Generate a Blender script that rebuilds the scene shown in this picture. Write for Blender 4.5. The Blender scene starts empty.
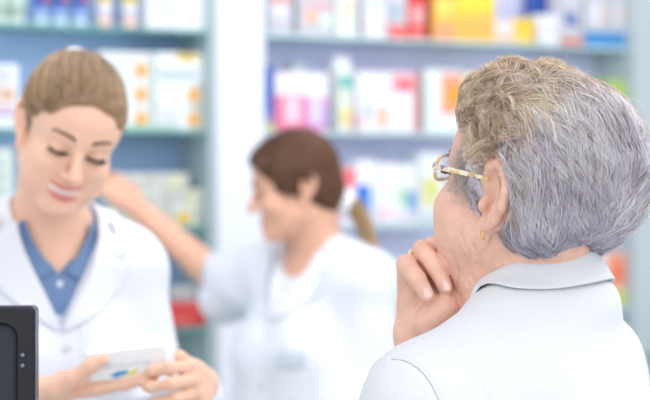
import bpy, bmesh, math, random
import numpy as np
from mathutils import Vector, Matrix, Euler

# ------------------------------------------------------------------ camera, world, lights, exposure
F = 1806.0            # focal length in pixels of the 650 px wide frame (100 mm on 36 mm)
ZC = 1.5              # eye height of the camera
HOR = 170.0           # picture row of the horizon
SC = bpy.context.scene
COL = SC.collection

cam = bpy.data.cameras.new('camera')
cam.sensor_width = 36.0
cam.lens = F * 36.0 / 650.0
cam.shift_y = -(200.0 - HOR) / 650.0
cam.clip_start = 0.05
cam.dof.use_dof = True
cam.dof.focus_distance = 1.84
cam.dof.aperture_fstop = 4.2
camo = bpy.data.objects.new('camera', cam)
COL.objects.link(camo)
camo.location = (0, 0, ZC)
camo.rotation_euler = (math.pi / 2, 0, 0)
SC.camera = camo

SC.view_settings.view_transform = 'Standard'
SC.view_settings.look = 'None'
SC.view_settings.gamma = 1.0
SC.view_settings.use_curve_mapping = False
SC.view_settings.exposure = 0.16

world = bpy.data.worlds.new('world')
SC.world = world
world.use_nodes = True
bgn = world.node_tree.nodes['Background']
bgn.inputs[0].default_value = (0.93, 0.96, 1.0, 1)
bgn.inputs[1].default_value = 0.85


def area(name, loc, target, sx, sy, power, color=(1, 1, 1)):
    l = bpy.data.lights.new(name, 'AREA')
    l.shape = 'RECTANGLE'
    l.size = sx
    l.size_y = sy
    l.energy = power
    l.color = color
    o = bpy.data.objects.new(name, l)
    COL.objects.link(o)
    o.location = loc
    o.rotation_euler = (Vector(target) - Vector(loc)).to_track_quat('-Z', 'Y').to_euler()
    return o


area('ceiling_light_front', (-0.1, 1.9, 3.1), (-0.1, 2.2, 1.0), 2.4, 1.6, 6, (1.0, 0.98, 0.95))
area('ceiling_light_back', (-0.2, 3.5, 3.1), (-0.1, 4.2, 1.2), 2.6, 1.0, 7, (0.95, 0.98, 1.0))
area('shelf_fill_light', (0.15, 2.75, 2.65), (0.1, 4.9, 1.45), 2.6, 0.7, 13, (0.97, 0.97, 1.0))  # added fill aimed at the shelves to brighten their back panels
area('ceiling_light_right', (1.6, 2.2, 3.0), (0.35, 1.95, 1.55), 1.2, 1.2, 19, (0.98, 0.97, 1.0))
area('rear_fill_light', (1.4, -1.8, 2.3), (0.1, 2.4, 1.3), 3.0, 2.0, 42, (0.97, 0.98, 1.0))  # added fill from behind the camera, not a known lamp
area('shop_window_light', (-2.6, -0.4, 2.3), (0.1, 2.4, 1.4), 2.2, 2.0, 12, (1.0, 0.97, 0.93))


# ------------------------------------------------------------------ helpers
def P(px, py, Y):
    """world point seen at picture position (px, py) at depth Y"""
    return np.array([(px - 325.0) * Y / F, Y, ZC + (HOR - py) * Y / F])


MATS = {}


def srgb(c):
    return tuple(((v / 255.0) / 12.92 if v / 255.0 <= 0.04045 else ((v / 255.0 + 0.055) / 1.055) ** 2.4) for v in c)


def mat(name, rgb, rough=0.6, var=0.0, scale=20.0, metal=0.0, sss=0.0, bump=0.0, bscale=200.0, trans=0.0, ior=1.45,
        spec=0.5, attr=None, sheen=0.0, rad=(0.02, 0.008, 0.004), stretch=None):
    """procedural principled material; rgb in 0-255 display values"""
    if name in MATS:
        return MATS[name]
    m = bpy.data.materials.new(name)
    MATS[name] = m
    m.use_nodes = True
    nt = m.node_tree
    b = nt.nodes['Principled BSDF']
    c = srgb(rgb)
    b.inputs['Base Color'].default_value = (*c, 1)
    b.inputs['Roughness'].default_value = rough
    b.inputs['Metallic'].default_value = metal
    b.inputs['IOR'].default_value = ior
    b.inputs['Specular IOR Level'].default_value = spec
    b.inputs['Transmission Weight'].default_value = trans
    if sheen:
        b.inputs['Sheen Weight'].default_value = sheen
    if sss:
        b.inputs['Subsurface Weight'].default_value = sss
        b.inputs['Subsurface Radius'].default_value = rad
        b.inputs['Subsurface Scale'].default_value = 1.0
    tc = nt.nodes.new('ShaderNodeTexCoord')
    src = tc.outputs['Object']
    if stretch:
        mp = nt.nodes.new('ShaderNodeMapping')
        mp.inputs['Scale'].default_value = stretch
        nt.links.new(src, mp.inputs[0])
        src = mp.outputs[0]
    last = None
    if attr:
        a = nt.nodes.new('ShaderNodeAttribute')
        a.attribute_name = attr
        last = a.outputs['Color']
    if var:
        n = nt.nodes.new('ShaderNodeTexNoise')
        n.inputs['Scale'].default_value = scale
        n.inputs['Detail'].default_value = 4
        nt.links.new(src, n.inputs['Vector'])
        r = nt.nodes.new('ShaderNodeMapRange')
        r.inputs[1].default_value = 0.3
        r.inputs[2].default_value = 0.7
        r.inputs[3].default_value = 1 - var
        r.inputs[4].default_value = 1 + var
        nt.links.new(n.outputs['Fac'], r.inputs[0])
        mx = nt.nodes.new('ShaderNodeMix')
        mx.data_type = 'RGBA'
        mx.blend_type = 'MULTIPLY'
        mx.inputs[0].default_value = 1.0
        if last:
            nt.links.new(last, mx.inputs[6])
        else:
            mx.inputs[6].default_value = (*c, 1)
        nt.links.new(r.outputs[0], mx.inputs[7])
        last = mx.outputs[2]
    if last:
        nt.links.new(last, b.inputs['Base Color'])
    if bump:
        n2 = nt.nodes.new('ShaderNodeTexNoise')
        n2.inputs['Scale'].default_value = bscale
        n2.inputs['Detail'].default_value = 5
        nt.links.new(src, n2.inputs['Vector'])
        bp = nt.nodes.new('ShaderNodeBump')
        bp.inputs['Strength'].default_value = bump
        bp.inputs['Distance'].default_value = 0.002
        nt.links.new(n2.outputs['Fac'], bp.inputs['Height'])
        nt.links.new(bp.outputs[0], b.inputs['Normal'])
    return m


def link(name, me, parent=None, mats=()):
    o = bpy.data.objects.new(name, me)
    COL.objects.link(o)
    for m in mats:
        me.materials.append(m)
    if parent is not None:
        o.parent = parent
        o.matrix_parent_inverse = parent.matrix_world.inverted()
    return o


def tag(o, label=None, cat=None, group=None, kind=None):
    if label: o['label'] = label
    if cat: o['category'] = cat
    if group: o['group'] = group
    if kind: o['kind'] = kind
    return o


def empty(name, loc, label, cat, group=None):
    o = bpy.data.objects.new(name, None)
    o.empty_display_size = 0.05
    COL.objects.link(o)
    o.location = tuple(loc)
    bpy.context.view_layer.update()
    return tag(o, label, cat, group)


def mesh_np(name, V, Q, smooth=True):
    """mesh from numpy vertices (n,3) and quads (m,4)"""
    me = bpy.data.meshes.new(name)
    V = np.asarray(V, dtype=np.float32)
    Q = np.asarray(Q, dtype=np.int32)
    k = Q.shape[1]
    me.vertices.add(len(V))
    me.vertices.foreach_set('co', V.ravel())
    me.loops.add(Q.size)
    me.loops.foreach_set('vertex_index', Q.ravel())
    me.polygons.add(len(Q))
    me.polygons.foreach_set('loop_start', np.arange(0, Q.size, k, dtype=np.int32))
    if smooth:
        me.polygons.foreach_set('use_smooth', np.ones(len(Q), dtype=bool))
    me.update(calc_edges=True)
    return me


def bm_mesh(name, bm, smooth=True):
    bmesh.ops.recalc_face_normals(bm, faces=bm.faces)
    me = bpy.data.meshes.new(name)
    bm.to_mesh(me)
    bm.free()
    if smooth:
        me.polygons.foreach_set('use_smooth', np.ones(len(me.polygons), dtype=bool))
    return me


def bm_box(bm, M, sx, sy, sz, bev=0.0, mi=0, seg=2):
    """box of full sizes centred at M; bevelled"""
    t = bmesh.new()
    bmesh.ops.create_cube(t, size=1.0)
    bmesh.ops.scale(t, vec=(sx, sy, sz), verts=t.verts)
    if bev:
        bmesh.ops.bevel(t, geom=list(t.edges), offset=bev, segments=seg, affect='EDGES', profile=0.5)
    merge(bm, t, M, mi)


def merge(bm, t, M, mi=0):
    t.verts.ensure_lookup_table()
    vm = {}
    for v in t.verts:
        vm[v] = bm.verts.new(M @ v.co)
    for f in t.faces:
        try:
            nf = bm.faces.new([vm[v] for v in f.verts])
            nf.material_index = mi if mi >= 0 else f.material_index
            nf.smooth = f.smooth
        except ValueError:
            pass
    t.free()


def bm_lathe(bm, M, prof, n=20, mi=0, close=True):
    """revolve (r, z) profile about local z"""
    t = bmesh.new()
    rings = []
    for r, z in prof:
        rings.append([t.verts.new((r * math.cos(2 * math.pi * i / n), r * math.sin(2 * math.pi * i / n), z)) for i in range(n)])
    for a, b in zip(rings, rings[1:]):
        for i in range(n):
            t.faces.new((a[i], a[(i + 1) % n], b[(i + 1) % n], b[i]))
    if close:
        t.faces.new(list(reversed(rings[0])))
        t.faces.new(rings[-1])
    for f in t.faces: f.smooth = True
    merge(bm, t, M, mi)


def bm_prism(bm, M, poly, depth, mi=0):
    """flat polygon in local xy extruded along +z by depth"""
    t = bmesh.new()
    a = [t.verts.new((x, y, 0)) for x, y in poly]
    b = [t.verts.new((x, y, depth)) for x, y in poly]
    n = len(poly)
    t.faces.new(list(reversed(a)))
    t.faces.new(b)
    for i in range(n):
        t.faces.new((a[i], a[(i + 1) % n], b[(i + 1) % n], b[i]))
    merge(bm, t, M, mi)


def tube_np(paths, rad, sides=4):
    """tubes along paths (n, k, 3); rad (n, k) or (k,) radii -> V, Q"""
    paths = np.asarray(paths, dtype=np.float64)
    n, k, _ = paths.shape
    rad = np.broadcast_to(np.asarray(rad, dtype=np.float64), (n, k))
    T = np.gradient(paths, axis=1)
    T /= np.linalg.norm(T, axis=2, keepdims=True) + 1e-12
    ref = np.zeros((n, 1, 3)); ref[..., 2] = 1
    mean = np.abs(T.mean(axis=1))
    ref[mean[:, 2] > 0.8] = (1, 0, 0)
    A = np.cross(T, np.broadcast_to(ref, T.shape))
    A /= np.linalg.norm(A, axis=2, keepdims=True) + 1e-12
    B = np.cross(T, A)
    ang = np.arange(sides) * 2 * np.pi / sides
    V = (paths[:, :, None, :] + rad[:, :, None, None] *
         (np.cos(ang)[None, None, :, None] * A[:, :, None, :] + np.sin(ang)[None, None, :, None] * B[:, :, None, :]))
    idx = np.arange(n * k * sides).reshape(n, k, sides)
    a = idx[:, :-1, :]
    b = idx[:, 1:, :]
    Q = np.stack([a, np.roll(a, -1, axis=2), np.roll(b, -1, axis=2), b], axis=-1).reshape(-1, 4)
    return V.reshape(-1, 3), Q


def spline(pts, n):
    """Catmull-Rom through pts, n samples"""
    p = np.asarray(pts, dtype=float)
    p = np.vstack([2 * p[0] - p[1], p, 2 * p[-1] - p[-2]])
    t = np.linspace(0, len(p) - 3 - 1e-9, n)
    i = t.astype(int); f = (t - i)[:, None]
    p0, p1, p2, p3 = p[i], p[i + 1], p[i + 2], p[i + 3]
    return 0.5 * (2 * p1 + (p2 - p0) * f + (2 * p0 - 5 * p1 + 4 * p2 - p3) * f ** 2 + (3 * p1 - p0 - 3 * p2 + p3) * f ** 3)


def tube(name, pts, rad, m, parent, n=24, sides=8):
    path = spline(pts, n)
    r = np.interp(np.linspace(0, 1, n), np.linspace(0, 1, len(np.atleast_1d(rad))), np.atleast_1d(rad))
    V, Q = tube_np(path[None], r[None], sides)
    V = np.vstack([V, path[:1], path[-1:]])
    nv = len(V)
    caps = []
    for i in range(0, sides, 2):
        caps.append((nv - 2, (i + 2) % sides, (i + 1) % sides, i))
        o = (n - 1) * sides
        caps.append((nv - 1, o + i, o + (i + 1) % sides, o + (i + 2) % sides))
    return link(name, mesh_np(name, V, np.vstack([Q, caps])), parent, [m])


# ---- distance fields and their mesher (smooth organic bodies and clothes)
def ell(p, c, r, R=None):
    q = p - np.asarray(c, dtype=np.float32)
    if R is not None:
        q = q @ np.asarray(R, dtype=np.float32)
    r = np.asarray(r, dtype=np.float32)
    k0 = np.linalg.norm(q / r, axis=1)
    k1 = np.linalg.norm(q / (r * r), axis=1) + 1e-9
    return k0 * (k0 - 1) / k1


def cap(p, a, b, ra, rb):
    a = np.asarray(a, dtype=np.float32); b = np.asarray(b, dtype=np.float32)
    ab = b - a
    h = np.clip((p - a) @ ab / (ab @ ab + 1e-12), 0, 1)
    return np.linalg.norm(p - a - h[:, None] * ab, axis=1) - (ra + (rb - ra) * h)


def smin(a, b, k):
    h = np.clip(0.5 + 0.5 * (b - a) / k, 0, 1)
    return b * (1 - h) + a * h - k * h * (1 - h)


def smax(a, b, k):
    return -smin(-a, -b, k)


def near(p, c, rad, fn, far=0.05):
    """evaluate fn only inside a ball"""
    d = np.linalg.norm(p - np.asarray(c, dtype=np.float32), axis=1)
    out = np.maximum(d - rad, 0) + far
    m = d < rad
    if m.any():
        out[m] = fn(p[m])
    return out.astype(np.float32)


def wav(p, s, seed=0):
    """cheap smooth pseudo noise in -1..1"""
    rs = np.random.RandomState(seed)
    out = np.zeros(len(p), dtype=np.float32)
    for i in range(6):
        k = rs.normal(size=3); k *= s * (0.7 + 0.9 * rs.rand()) / np.linalg.norm(k)
        out += np.sin(p @ k.astype(np.float32) + rs.rand() * 6.28)
    return out / 3.0


def mesh_field(name, f, lo, hi, h, zsplit=None, hz=None, B=8):
    """surface-nets mesh of f = 0 inside the box lo..hi, grid step h (coarser hz below zsplit); blocks far from the surface are skipped"""
    def axis(l, u, s):
        n = int(math.ceil((u - l) / s / B)) * B
        return l + s * np.arange(n + 1)
    xs = axis(lo[0], hi[0], h); ys = axis(lo[1], hi[1], h)
    if zsplit is not None:
        low = zsplit - hz * np.arange(int(math.ceil((zsplit - lo[2]) / hz / B)) * B, 0, -1)
        zs = np.concatenate([low, axis(zsplit, hi[2], h)])
    else:
        zs = axis(lo[2], hi[2], h)
    nx, ny, nz = len(xs), len(ys), len(zs)
    bx, by, bz = (nx - 1) // B, (ny - 1) // B, (nz - 1) // B
    I, J, K = np.meshgrid(np.arange(bx), np.arange(by), np.arange(bz), indexing='ij')
    I = I.ravel() * B; J = J.ravel() * B; K = K.ravel() * B
    lo3 = np.stack([xs[I], ys[J], zs[K]], 1); hi3 = np.stack([xs[I + B], ys[J + B], zs[K + B]], 1)
    cen = ((lo3 + hi3) / 2).astype(np.float32)
    dia = np.linalg.norm(hi3 - lo3, axis=1) / 2
    dc = f(cen)
    D = np.empty((nx, ny, nz), dtype=np.float32)
    Dv = np.where(dc > 0, 1.0, -1.0).astype(np.float32).reshape(bx, by, bz)
    D[...] = 1.0
    D[:-1, :-1, :-1] = np.repeat(np.repeat(np.repeat(Dv, B, 0), B, 1), B, 2)
    keep = np.nonzero(np.abs(dc) < dia * 1.6 + 0.012)[0]
    off = np.arange(B + 1)
    oi, oj, ok = [a.ravel() for a in np.meshgrid(off, off, off, indexing='ij')]
    for s in range(0, len(keep), 400):
        kk = keep[s:s + 400]
        gi = (I[kk][:, None] + oi); gj = (J[kk][:, None] + oj); gk = (K[kk][:, None] + ok)
        pts = np.stack([xs[gi.ravel()], ys[gj.ravel()], zs[gk.ravel()]], 1).astype(np.float32)
        D[gi.ravel(), gj.ravel(), gk.ravel()] = f(pts)
    S = D < 0
    cnt = np.zeros((nx - 1, ny - 1, nz - 1), dtype=np.int8)
    for a in (0, 1):
        for b in (0, 1):
            for c in (0, 1):
                cnt += S[a:nx - 1 + a, b:ny - 1 + b, c:nz - 1 + c]
    act = (cnt > 0) & (cnt < 8)
    ai, aj, ak = np.nonzero(act)
    vid = np.full(act.shape, -1, dtype=np.int32)
    vid[ai, aj, ak] = np.arange(len(ai))
    acc = np.zeros((len(ai), 3)); num = np.zeros(len(ai))
    cor = [(0, 0, 0), (1, 0, 0), (0, 1, 0), (1, 1, 0), (0, 0, 1), (1, 0, 1), (0, 1, 1), (1, 1, 1)]
    for u in range(8):
        for v in range(u + 1, 8):
            if sum(abs(a - b) for a, b in zip(cor[u], cor[v])) != 1: continue
            cu, cv = cor[u], cor[v]
            du = D[ai + cu[0], aj + cu[1], ak + cu[2]]; dv = D[ai + cv[0], aj + cv[1], ak + cv[2]]
            x = (du < 0) != (dv < 0)
            t = np.where(x, du / np.where(du == dv, 1, du - dv), 0)
            pu = np.stack([xs[ai + cu[0]], ys[aj + cu[1]], zs[ak + cu[2]]], 1)
            pv = np.stack([xs[ai + cv[0]], ys[aj + cv[1]], zs[ak + cv[2]]], 1)
            acc += np.where(x[:, None], pu + (pv - pu) * t[:, None], 0)
            num += x
    V = acc / num[:, None]
    quads = []
    for ax in range(3):
        sl0 = [slice(1, -1)] * 3; sl1 = [slice(1, -1)] * 3
        sl0[ax] = slice(0, -1); sl1[ax] = slice(1, None)
        a = S[tuple(sl0)]; b = S[tuple(sl1)]
        e = np.nonzero(a != b)
        idx = [e[0] + 1, e[1] + 1, e[2] + 1]; idx[ax] = e[ax]
        inside = a[e]
        o1, o2 = [(1, 2), (2, 0), (0, 1)][ax]
        def g(d1, d2):
            q = [idx[0].copy(), idx[1].copy(), idx[2].copy()]
            q[o1] -= d1; q[o2] -= d2
            return vid[q[0], q[1], q[2]]
        q = np.stack([g(1, 1), g(0, 1), g(0, 0), g(1, 0)], 1)
        q[~inside] = q[~inside][:, ::-1]
        quads.append(q)
    Q = np.vstack(quads)
    Q = Q[(Q >= 0).all(1)]
    return mesh_np(name, V, Q)


def rot(yaw=0, pitch=0, roll=0):
    """turn of a figure that faces -Y: yaw about Z, pitch down about X, roll about the line of sight"""
    r = math.radians
    M = Matrix.Rotation(r(roll), 3, 'Y') @ Matrix.Rotation(r(yaw), 3, 'Z') @ Matrix.Rotation(r(pitch), 3, 'X')
    return np.array(M)


class Frame:
    def __init__(s, R, c, sc=1.0):
        s.R = np.asarray(R, dtype=np.float32); s.c = np.asarray(c, dtype=np.float32); s.s = sc
    def w(s, p):
        return (np.asarray(p, dtype=np.float32) * s.s) @ s.R.T + s.c
    def l(s, p):
        return ((p - s.c) @ s.R) / s.s
    def d(s, v):
        return np.asarray(v, dtype=np.float32) @ s.R.T


def frame_at(R, local, world, sc=1.0):
    """frame whose local point lands on the world point"""
    return Frame(R, np.asarray(world) - np.asarray(R) @ (np.asarray(local) * sc), sc)


def grad(f, p, e=0.0015):
    g = np.zeros_like(p)
    for i in range(3):
        d = np.zeros(3, dtype=np.float32); d[i] = e
        g[:, i] = f(p + d) - f(p - d)
    return g / (np.linalg.norm(g, axis=1, keepdims=True) + 1e-9)


def settle(f, p, it=6, off=0.0):
    """move points onto the surface f = off"""
    p = p.astype(np.float32)
    for _ in range(it):
        p = p - (f(p) - off)[:, None] * grad(f, p) * 0.9
    return p


# ------------------------------------------------------------------ the setting: shelving wall seen at a slant
WA = math.radians(28.2)
U = np.array([math.cos(WA), math.sin(WA), 0.0])        # along the wall, to the right
BK = np.array([-math.sin(WA), math.cos(WA), 0.0])      # into the wall
UZ = np.array([0, 0, 1.0])
W0 = np.array([0.0, 4.6, 0.0])                         # front edge of the shelves straight ahead
SHZ = [ZC + 0.343, ZC + 0.098, ZC - 0.142, ZC - 0.385, ZC - 0.63]   # shelf tops
SD = 0.17                                              # shelf depth


def wall_u(px, s=0.0):
    """position along the wall of picture column px on the plane s behind the shelf edge; returns (u, Y)"""
    m = (px - 325.0) / F
    o = W0 + BK * s
    # t*m = ox + u*Ux ; t = oy + u*Uy
    u = (m * o[1] - o[0]) / (U[0] - m * U[1])
    return u, o[1] + u * U[1]


def WM(u, s, z):
    """matrix whose x runs along the wall, y into it"""
    p = W0 + U * u + BK * s
    return Matrix(((U[0], BK[0], 0, p[0]), (U[1], BK[1], 0, p[1]), (0, 0, 1, z), (0, 0, 0, 1)))


def ident(M=None):
    return Matrix.Identity(4) if M is None else M


def boxobj(name, M, sx, sy, sz, m, bev=0.002, parent=None):
    """box mesh with its origin at the middle of its base"""
    bm = bmesh.new()
    bm_box(bm, Matrix.Translation((0, 0, sz / 2)), sx, sy, sz, bev)
    o = link(name, bm_mesh(name, bm, False), None, [m])
    o.matrix_world = M
    bpy.context.view_layer.update()
    if parent is not None:
        o.parent = parent
        o.matrix_parent_inverse = parent.matrix_world.inverted()
    return o


m_pillar = mat('white lacquered panel', (232, 237, 246), 0.45, 0.01, 4)
m_grey = mat('pale grey laminate', (190, 202, 206), 0.5, 0.02, 5)
m_backL = mat('blue grey back panel', (150, 178, 216), 0.55, 0.03, 3)  # darker than the right panel: dimmer light inside put into the colour
m_backR = mat('lavender blue back panel', (224, 224, 255), 0.55, 0.02, 3)
m_side = mat('grey green side panel', (172, 190, 194), 0.5, 0.02, 4)
m_glass = mat('sea green glass', (130, 184, 182), 0.12, 0.03, 6, trans=0.3, ior=1.3)
m_glass2 = mat('pale green glass', (206, 228, 236), 0.15, 0.03, 6, trans=0.1, ior=1.3)


def thin_glass(name, rgb, a):
    """clear pane: lets most light straight through, tinted, with a faint reflection"""
    m = mat(name, rgb, 0.05)
    nt = m.node_tree; b = nt.nodes['Principled BSDF']; out = nt.nodes['Material Output']
    t = nt.nodes.new('ShaderNodeBsdfTransparent'); t.inputs[0].default_value = (*srgb(rgb), 1)
    mx = nt.nodes.new('ShaderNodeMixShader'); mx.inputs[0].default_value = a
    nt.links.new(b.outputs[0], mx.inputs[1]); nt.links.new(t.outputs[0], mx.inputs[2]); nt.links.new(mx.outputs[0], out.inputs[0])
    return m


m_clear = thin_glass('clear shelf glass', (226, 242, 240), 0.8)
m_floor = mat('pale vinyl floor', (196, 198, 196), 0.4, 0.04, 8)

uL0 = wall_u(-40)[0]
uLr = wall_u(209)[0]          # right end of the left unit
uP1 = wall_u(265, -0.02)[0]          # pillar ends
uR1 = wall_u(631)[0]          # right end of the right unit
uE = wall_u(1000)[0]

fl = boxobj('floor', Matrix.Translation((0, 3.0, -0.02)), 9, 9, 0.02, m_floor, 0)
tag(fl, kind='structure')
um = (uL0 - 0.3 + uLr) / 2
o = boxobj('wall_left', WM(um, SD + 0.02, 0), uLr - uL0 + 0.3, 0.03, 2.9, m_backL, 0); tag(o, kind='structure')
o = boxobj('wall_back', WM((uP1 + uR1) / 2, SD + 0.02, 0), uR1 - uP1 + 0.02, 0.03, 2.9, m_backR, 0); tag(o, kind='structure')
o = boxobj('trim_1', WM(uLr + 0.008, SD / 2 + 0.004, 0), 0.016, SD + 0.008, 2.9, m_side, 0); tag(o, kind='structure')
o = boxobj('trim_2', WM((uLr + 0.017 + uP1) / 2, SD / 2 - 0.005, 0), uP1 - uLr - 0.017, SD + 0.03, 2.9, m_pillar, 0.004); tag(o, kind='structure')
o = boxobj('trim_3', WM((uR1 + 0.001 + uE) / 2, SD / 2 - 0.005, 0), uE - uR1, SD + 0.03, 2.9, m_grey, 0.004); tag(o, kind='structure')

SH_NAMES = ['top', 'second', 'third', 'fourth', 'lowest']
SHL = [['glass shelf at the top left holding tubes and a large white box',
        'glass shelf at left under the two boxes with orange dots',
        'glass shelf at left under the stack of pale speckled boxes',
        'glass shelf at left under the red and white boxes', 'glass shelf at bottom left under a navy box'],
       ['glass shelf at top right holding yellow, red and blue-based cartons',
        'glass shelf at right under the pink and white cartons',
        'glass shelf at right behind the ponytail, under white and blue cartons',
        'glass shelf at right under the orange cartons beside the pillar panel', 'glass shelf low at right behind the person with the scrunchie']]
for side, (a, b) in enumerate(((uL0, uLr - 0.001), (uP1 + 0.003, uR1 - 0.003))):
    for k, z in enumerate(SHZ):
        o = boxobj('glass_shelf', WM((a + b) / 2, SD / 2, z - 0.010), b - a, SD, 0.010, (m_glass, m_glass2)[side], 0.0015)
        o.data.materials.append(m_clear)
        for f in o.data.polygons:
            if abs(f.normal.z) > 0.7: f.material_index = 1
        tag(o, SHL[side][k], 'shelf', 'glass shelves of the display wall')
u0 = wall_u(639)[0]
o = boxobj('glass_ledge', WM(u0 + 0.15, -0.075, ZC - 0.525), 0.3, 0.11, 0.009, m_glass, 0.0015)
tag(o, 'small glass ledge at the lower right edge on the grey panel', 'shelf')

# cabinet fronts below the glass on both units are hidden; the plain base panel shows at the left
o = boxobj('trim_4', WM(um, SD - 0.005, 0), uLr - uL0 + 0.3, 0.03, ZC - 0.40, mat('grey teal base panel', (176, 194, 198), 0.5, 0.02, 4), 0)
tag(o, kind='structure')

# ------------------------------------------------------------------ cartons, tubes and bottles
PM = {}


def pm(c):
    if c not in PM:
        PM[c] = mat('print %d %d %d' % c, c, 0.45, 0.015, 30)
    return PM[c]


WHT = (203, 205, 213); PALE = (226, 232, 232)


def carton(px0, px1, ytop, k, label, base=WHT, marks=(), s=0.03, depth=0.06, side=None, zoff=0.0, group=None, name='carton', tilt=0):
    """carton on shelf k whose front runs from px0 to px1; marks = (x0, x1, y0, y1, colour[, 'o']) in fractions of the front, y up"""
    ua, Ya = wall_u(px0, s); ub, Yb = wall_u(px1, s)
    w = ub - ua
    z0 = SHZ[k] + zoff
    Y = (Ya + Yb) / 2
    ztop = ZC + (HOR - ytop) / F * Y
    h = max(ztop - z0, 0.01)
    mats = [pm(base)]
    bm = bmesh.new()
    bm_box(bm, Matrix.Translation((0, depth / 2, h / 2)), w * 0.985, depth, h, 0.0012, 0, 1)
    if side:
        mats.append(pm(side))
        bm_box(bm, Matrix.Translation((-w * 0.4925 - 0.0002, depth / 2, h / 2)), 0.0006, depth * 0.97, h * 0.985, 0, len(mats) - 1)
    for q in marks:
        x0, x1, y0, y1, c = q[:5]
        if pm(c) not in mats: mats.append(pm(c))
        i = mats.index(pm(c))
        cx, cz = ((x0 + x1) / 2 - 0.5) * w * 0.98, (y0 + y1) / 2 * h * 0.99
        sx, sz = (x1 - x0) * w * 0.98, (y1 - y0) * h * 0.985
        yy = -0.0004 - 0.0003 * i
        if len(q) > 5:
            n = 24
            Mx = Matrix.Translation((cx, yy, cz)) @ Matrix.Rotation(math.pi / 2, 4, 'X')
            bm_prism(bm, Mx, [(sx / 2 * math.cos(2 * math.pi * t / n), sz / 2 * math.sin(2 * math.pi * t / n)) for t in range(n)], -0.0008 + yy, i)
        else:
            bm_box(bm, Matrix.Translation((cx, yy, cz)), sx, 0.0010, sz, 0, i)
    o = link(name, bm_mesh(name, bm, False), None, mats)
    o.matrix_world = WM((ua + ub) / 2, s, z0 + 0.0004) @ Matrix.Rotation(math.radians(tilt), 4, 'Z')
    return tag(o, label, 'box', group)


def lines(x0, x1, y0, y1, n, c=(150, 165, 180), fill=0.4, seed=0):
    """rows of small print too far off to read"""
    r = random.Random(seed); out = []
    for i in range(n):
        y = y1 - (y1 - y0) * (i + 0.5) / n
        hh = (y1 - y0) / n * fill / 2
        out.append((x0, x0 + (x1 - x0) * r.uniform(0.6, 1.0), y - hh, y + hh, c))
    return out


def tubeobj(pxc, wpx, ytop, k, label, bands, s=0.04, group=None, name='tube', capc=None):
    """upright round pack on shelf k; bands = (fraction of height from base, colour)"""
    u, Y = wall_u(pxc, s)
    r = wpx * Y / F / 2
    h = ZC + (HOR - ytop) / F * Y - SHZ[k]
    e = empty(name, W0 + U * u + BK * s + UZ * SHZ[k], label, 'tube' if name == 'tube' else 'bottle', group)
    e.rotation_euler = (0, 0, WA)
    bpy.context.view_layer.update()
    bm = bmesh.new(); mats = []
    z = 0.0
    hc = h * 0.9 if capc else h
    for i, (f1, c) in enumerate(bands):
        if pm(c) not in mats: mats.append(pm(c))
        z1 = hc * f1
        prof = [(r, z), (r, z1)]
        if i == 0: prof = [(r * 0.9, z), (r, z + r * 0.15), (r, z1)]
        if i == len(bands) - 1: prof = prof[:-1] + [(r, z1 - r * 0.3), (r * 0.8, z1)]
        bm_lathe(bm, Matrix.Identity(4), prof, 20, mats.index(pm(c)))
        z = z1
    o = link('body', bm_mesh('body', bm, True), None, mats)
    o.parent = e
    if capc:
        bm = bmesh.new()
        bm_lathe(bm, Matrix.Identity(4), [(r * 0.75, hc - 0.001), (r * 0.8, hc + 0.001), (r * 0.8, h - 0.002), (r * 0.7, h)], 20)
        c = link('cap', bm_mesh('cap', bm, True), None, [pm(capc)])
        c.parent = e
    return e


GL = 'packs on the top left shelf'
tubeobj(1, 15, -32, 0, 'pale green tube at the left border of the top shelf', [(0.12, (210, 225, 218)), (0.9, (190, 212, 200)), (1, (225, 235, 228))], group=GL, capc=(228, 235, 232))
tubeobj(17, 17, -30, 0, 'pale green tube second from the left on the top shelf', [(0.12, (214, 226, 220)), (0.9, (192, 214, 202)), (1, (225, 235, 228))], group=GL, capc=(228, 235, 232))
for c, t in ((41, 'blue tube with a red patch, leftmost of the three blue ones'), (60, 'blue tube with a red patch, middle of the three blue ones'), (79.5, 'blue tube with a red patch, rightmost of the three blue ones')):
    e = tubeobj(c, 16, -30, 0, t, [(0.12, (200, 222, 232)), (0.3, (150, 182, 222)), (0.42, (96, 126, 204)), (1, (88, 108, 196))], group=GL, capc=(235, 235, 240))
    u_, Y_ = wall_u(c, 0.04); r_ = 16 * Y_ / F / 2
    V, Q = [], []
    hh = ZC + (HOR + 30) / F * Y_ - SHZ[0]
    for iz in range(2):
        for ia in range(9):
            a = -1.45 + ia * 0.12
            V.append((r_ * 1.02 * math.sin(a + 1.5), -r_ * 1.02 * math.cos(a + 1.5), hh * (0.36 if iz == 0 else 0.85) + (0.012 * ia / 8 if iz == 0 else 0)))
    for ia in range(8): Q.append((ia, ia + 1, 10 + ia, 9 + ia))
    me = mesh_np('label_patch', V, Q)
    p = link('label_patch', me, None, [pm((226, 84, 92))]); p.parent = e
    sm = p.modifiers.new('thickness', 'SOLIDIFY'); sm.thickness = 0.0006
for c, t in ((104, 'yellow and white tube left of the other yellow-topped tube'), (129.5, 'yellow and white tube next to the large white box')):
    tubeobj(c, 16, -32, 0, t, [(0.16, (228, 196, 184)), (0.24, (225, 214, 214)), (0.42, (222, 222, 236)), (0.5, (236, 226, 170)), (1, (236, 204, 76))], group=GL, capc=(238, 226, 140))
carton(146, 206, -28, 0, 'large white box at the right end of the top left shelf', (228, 231, 238), [(0.1, 0.45, 0.42, 0.62, (214, 214, 228)), (0.06, 0.3, 0.7, 0.76, (205, 190, 210))] + lines(0.1, 0.6, 0.3, 0.4, 2, (200, 206, 220)), s=0.03, depth=0.09)

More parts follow.
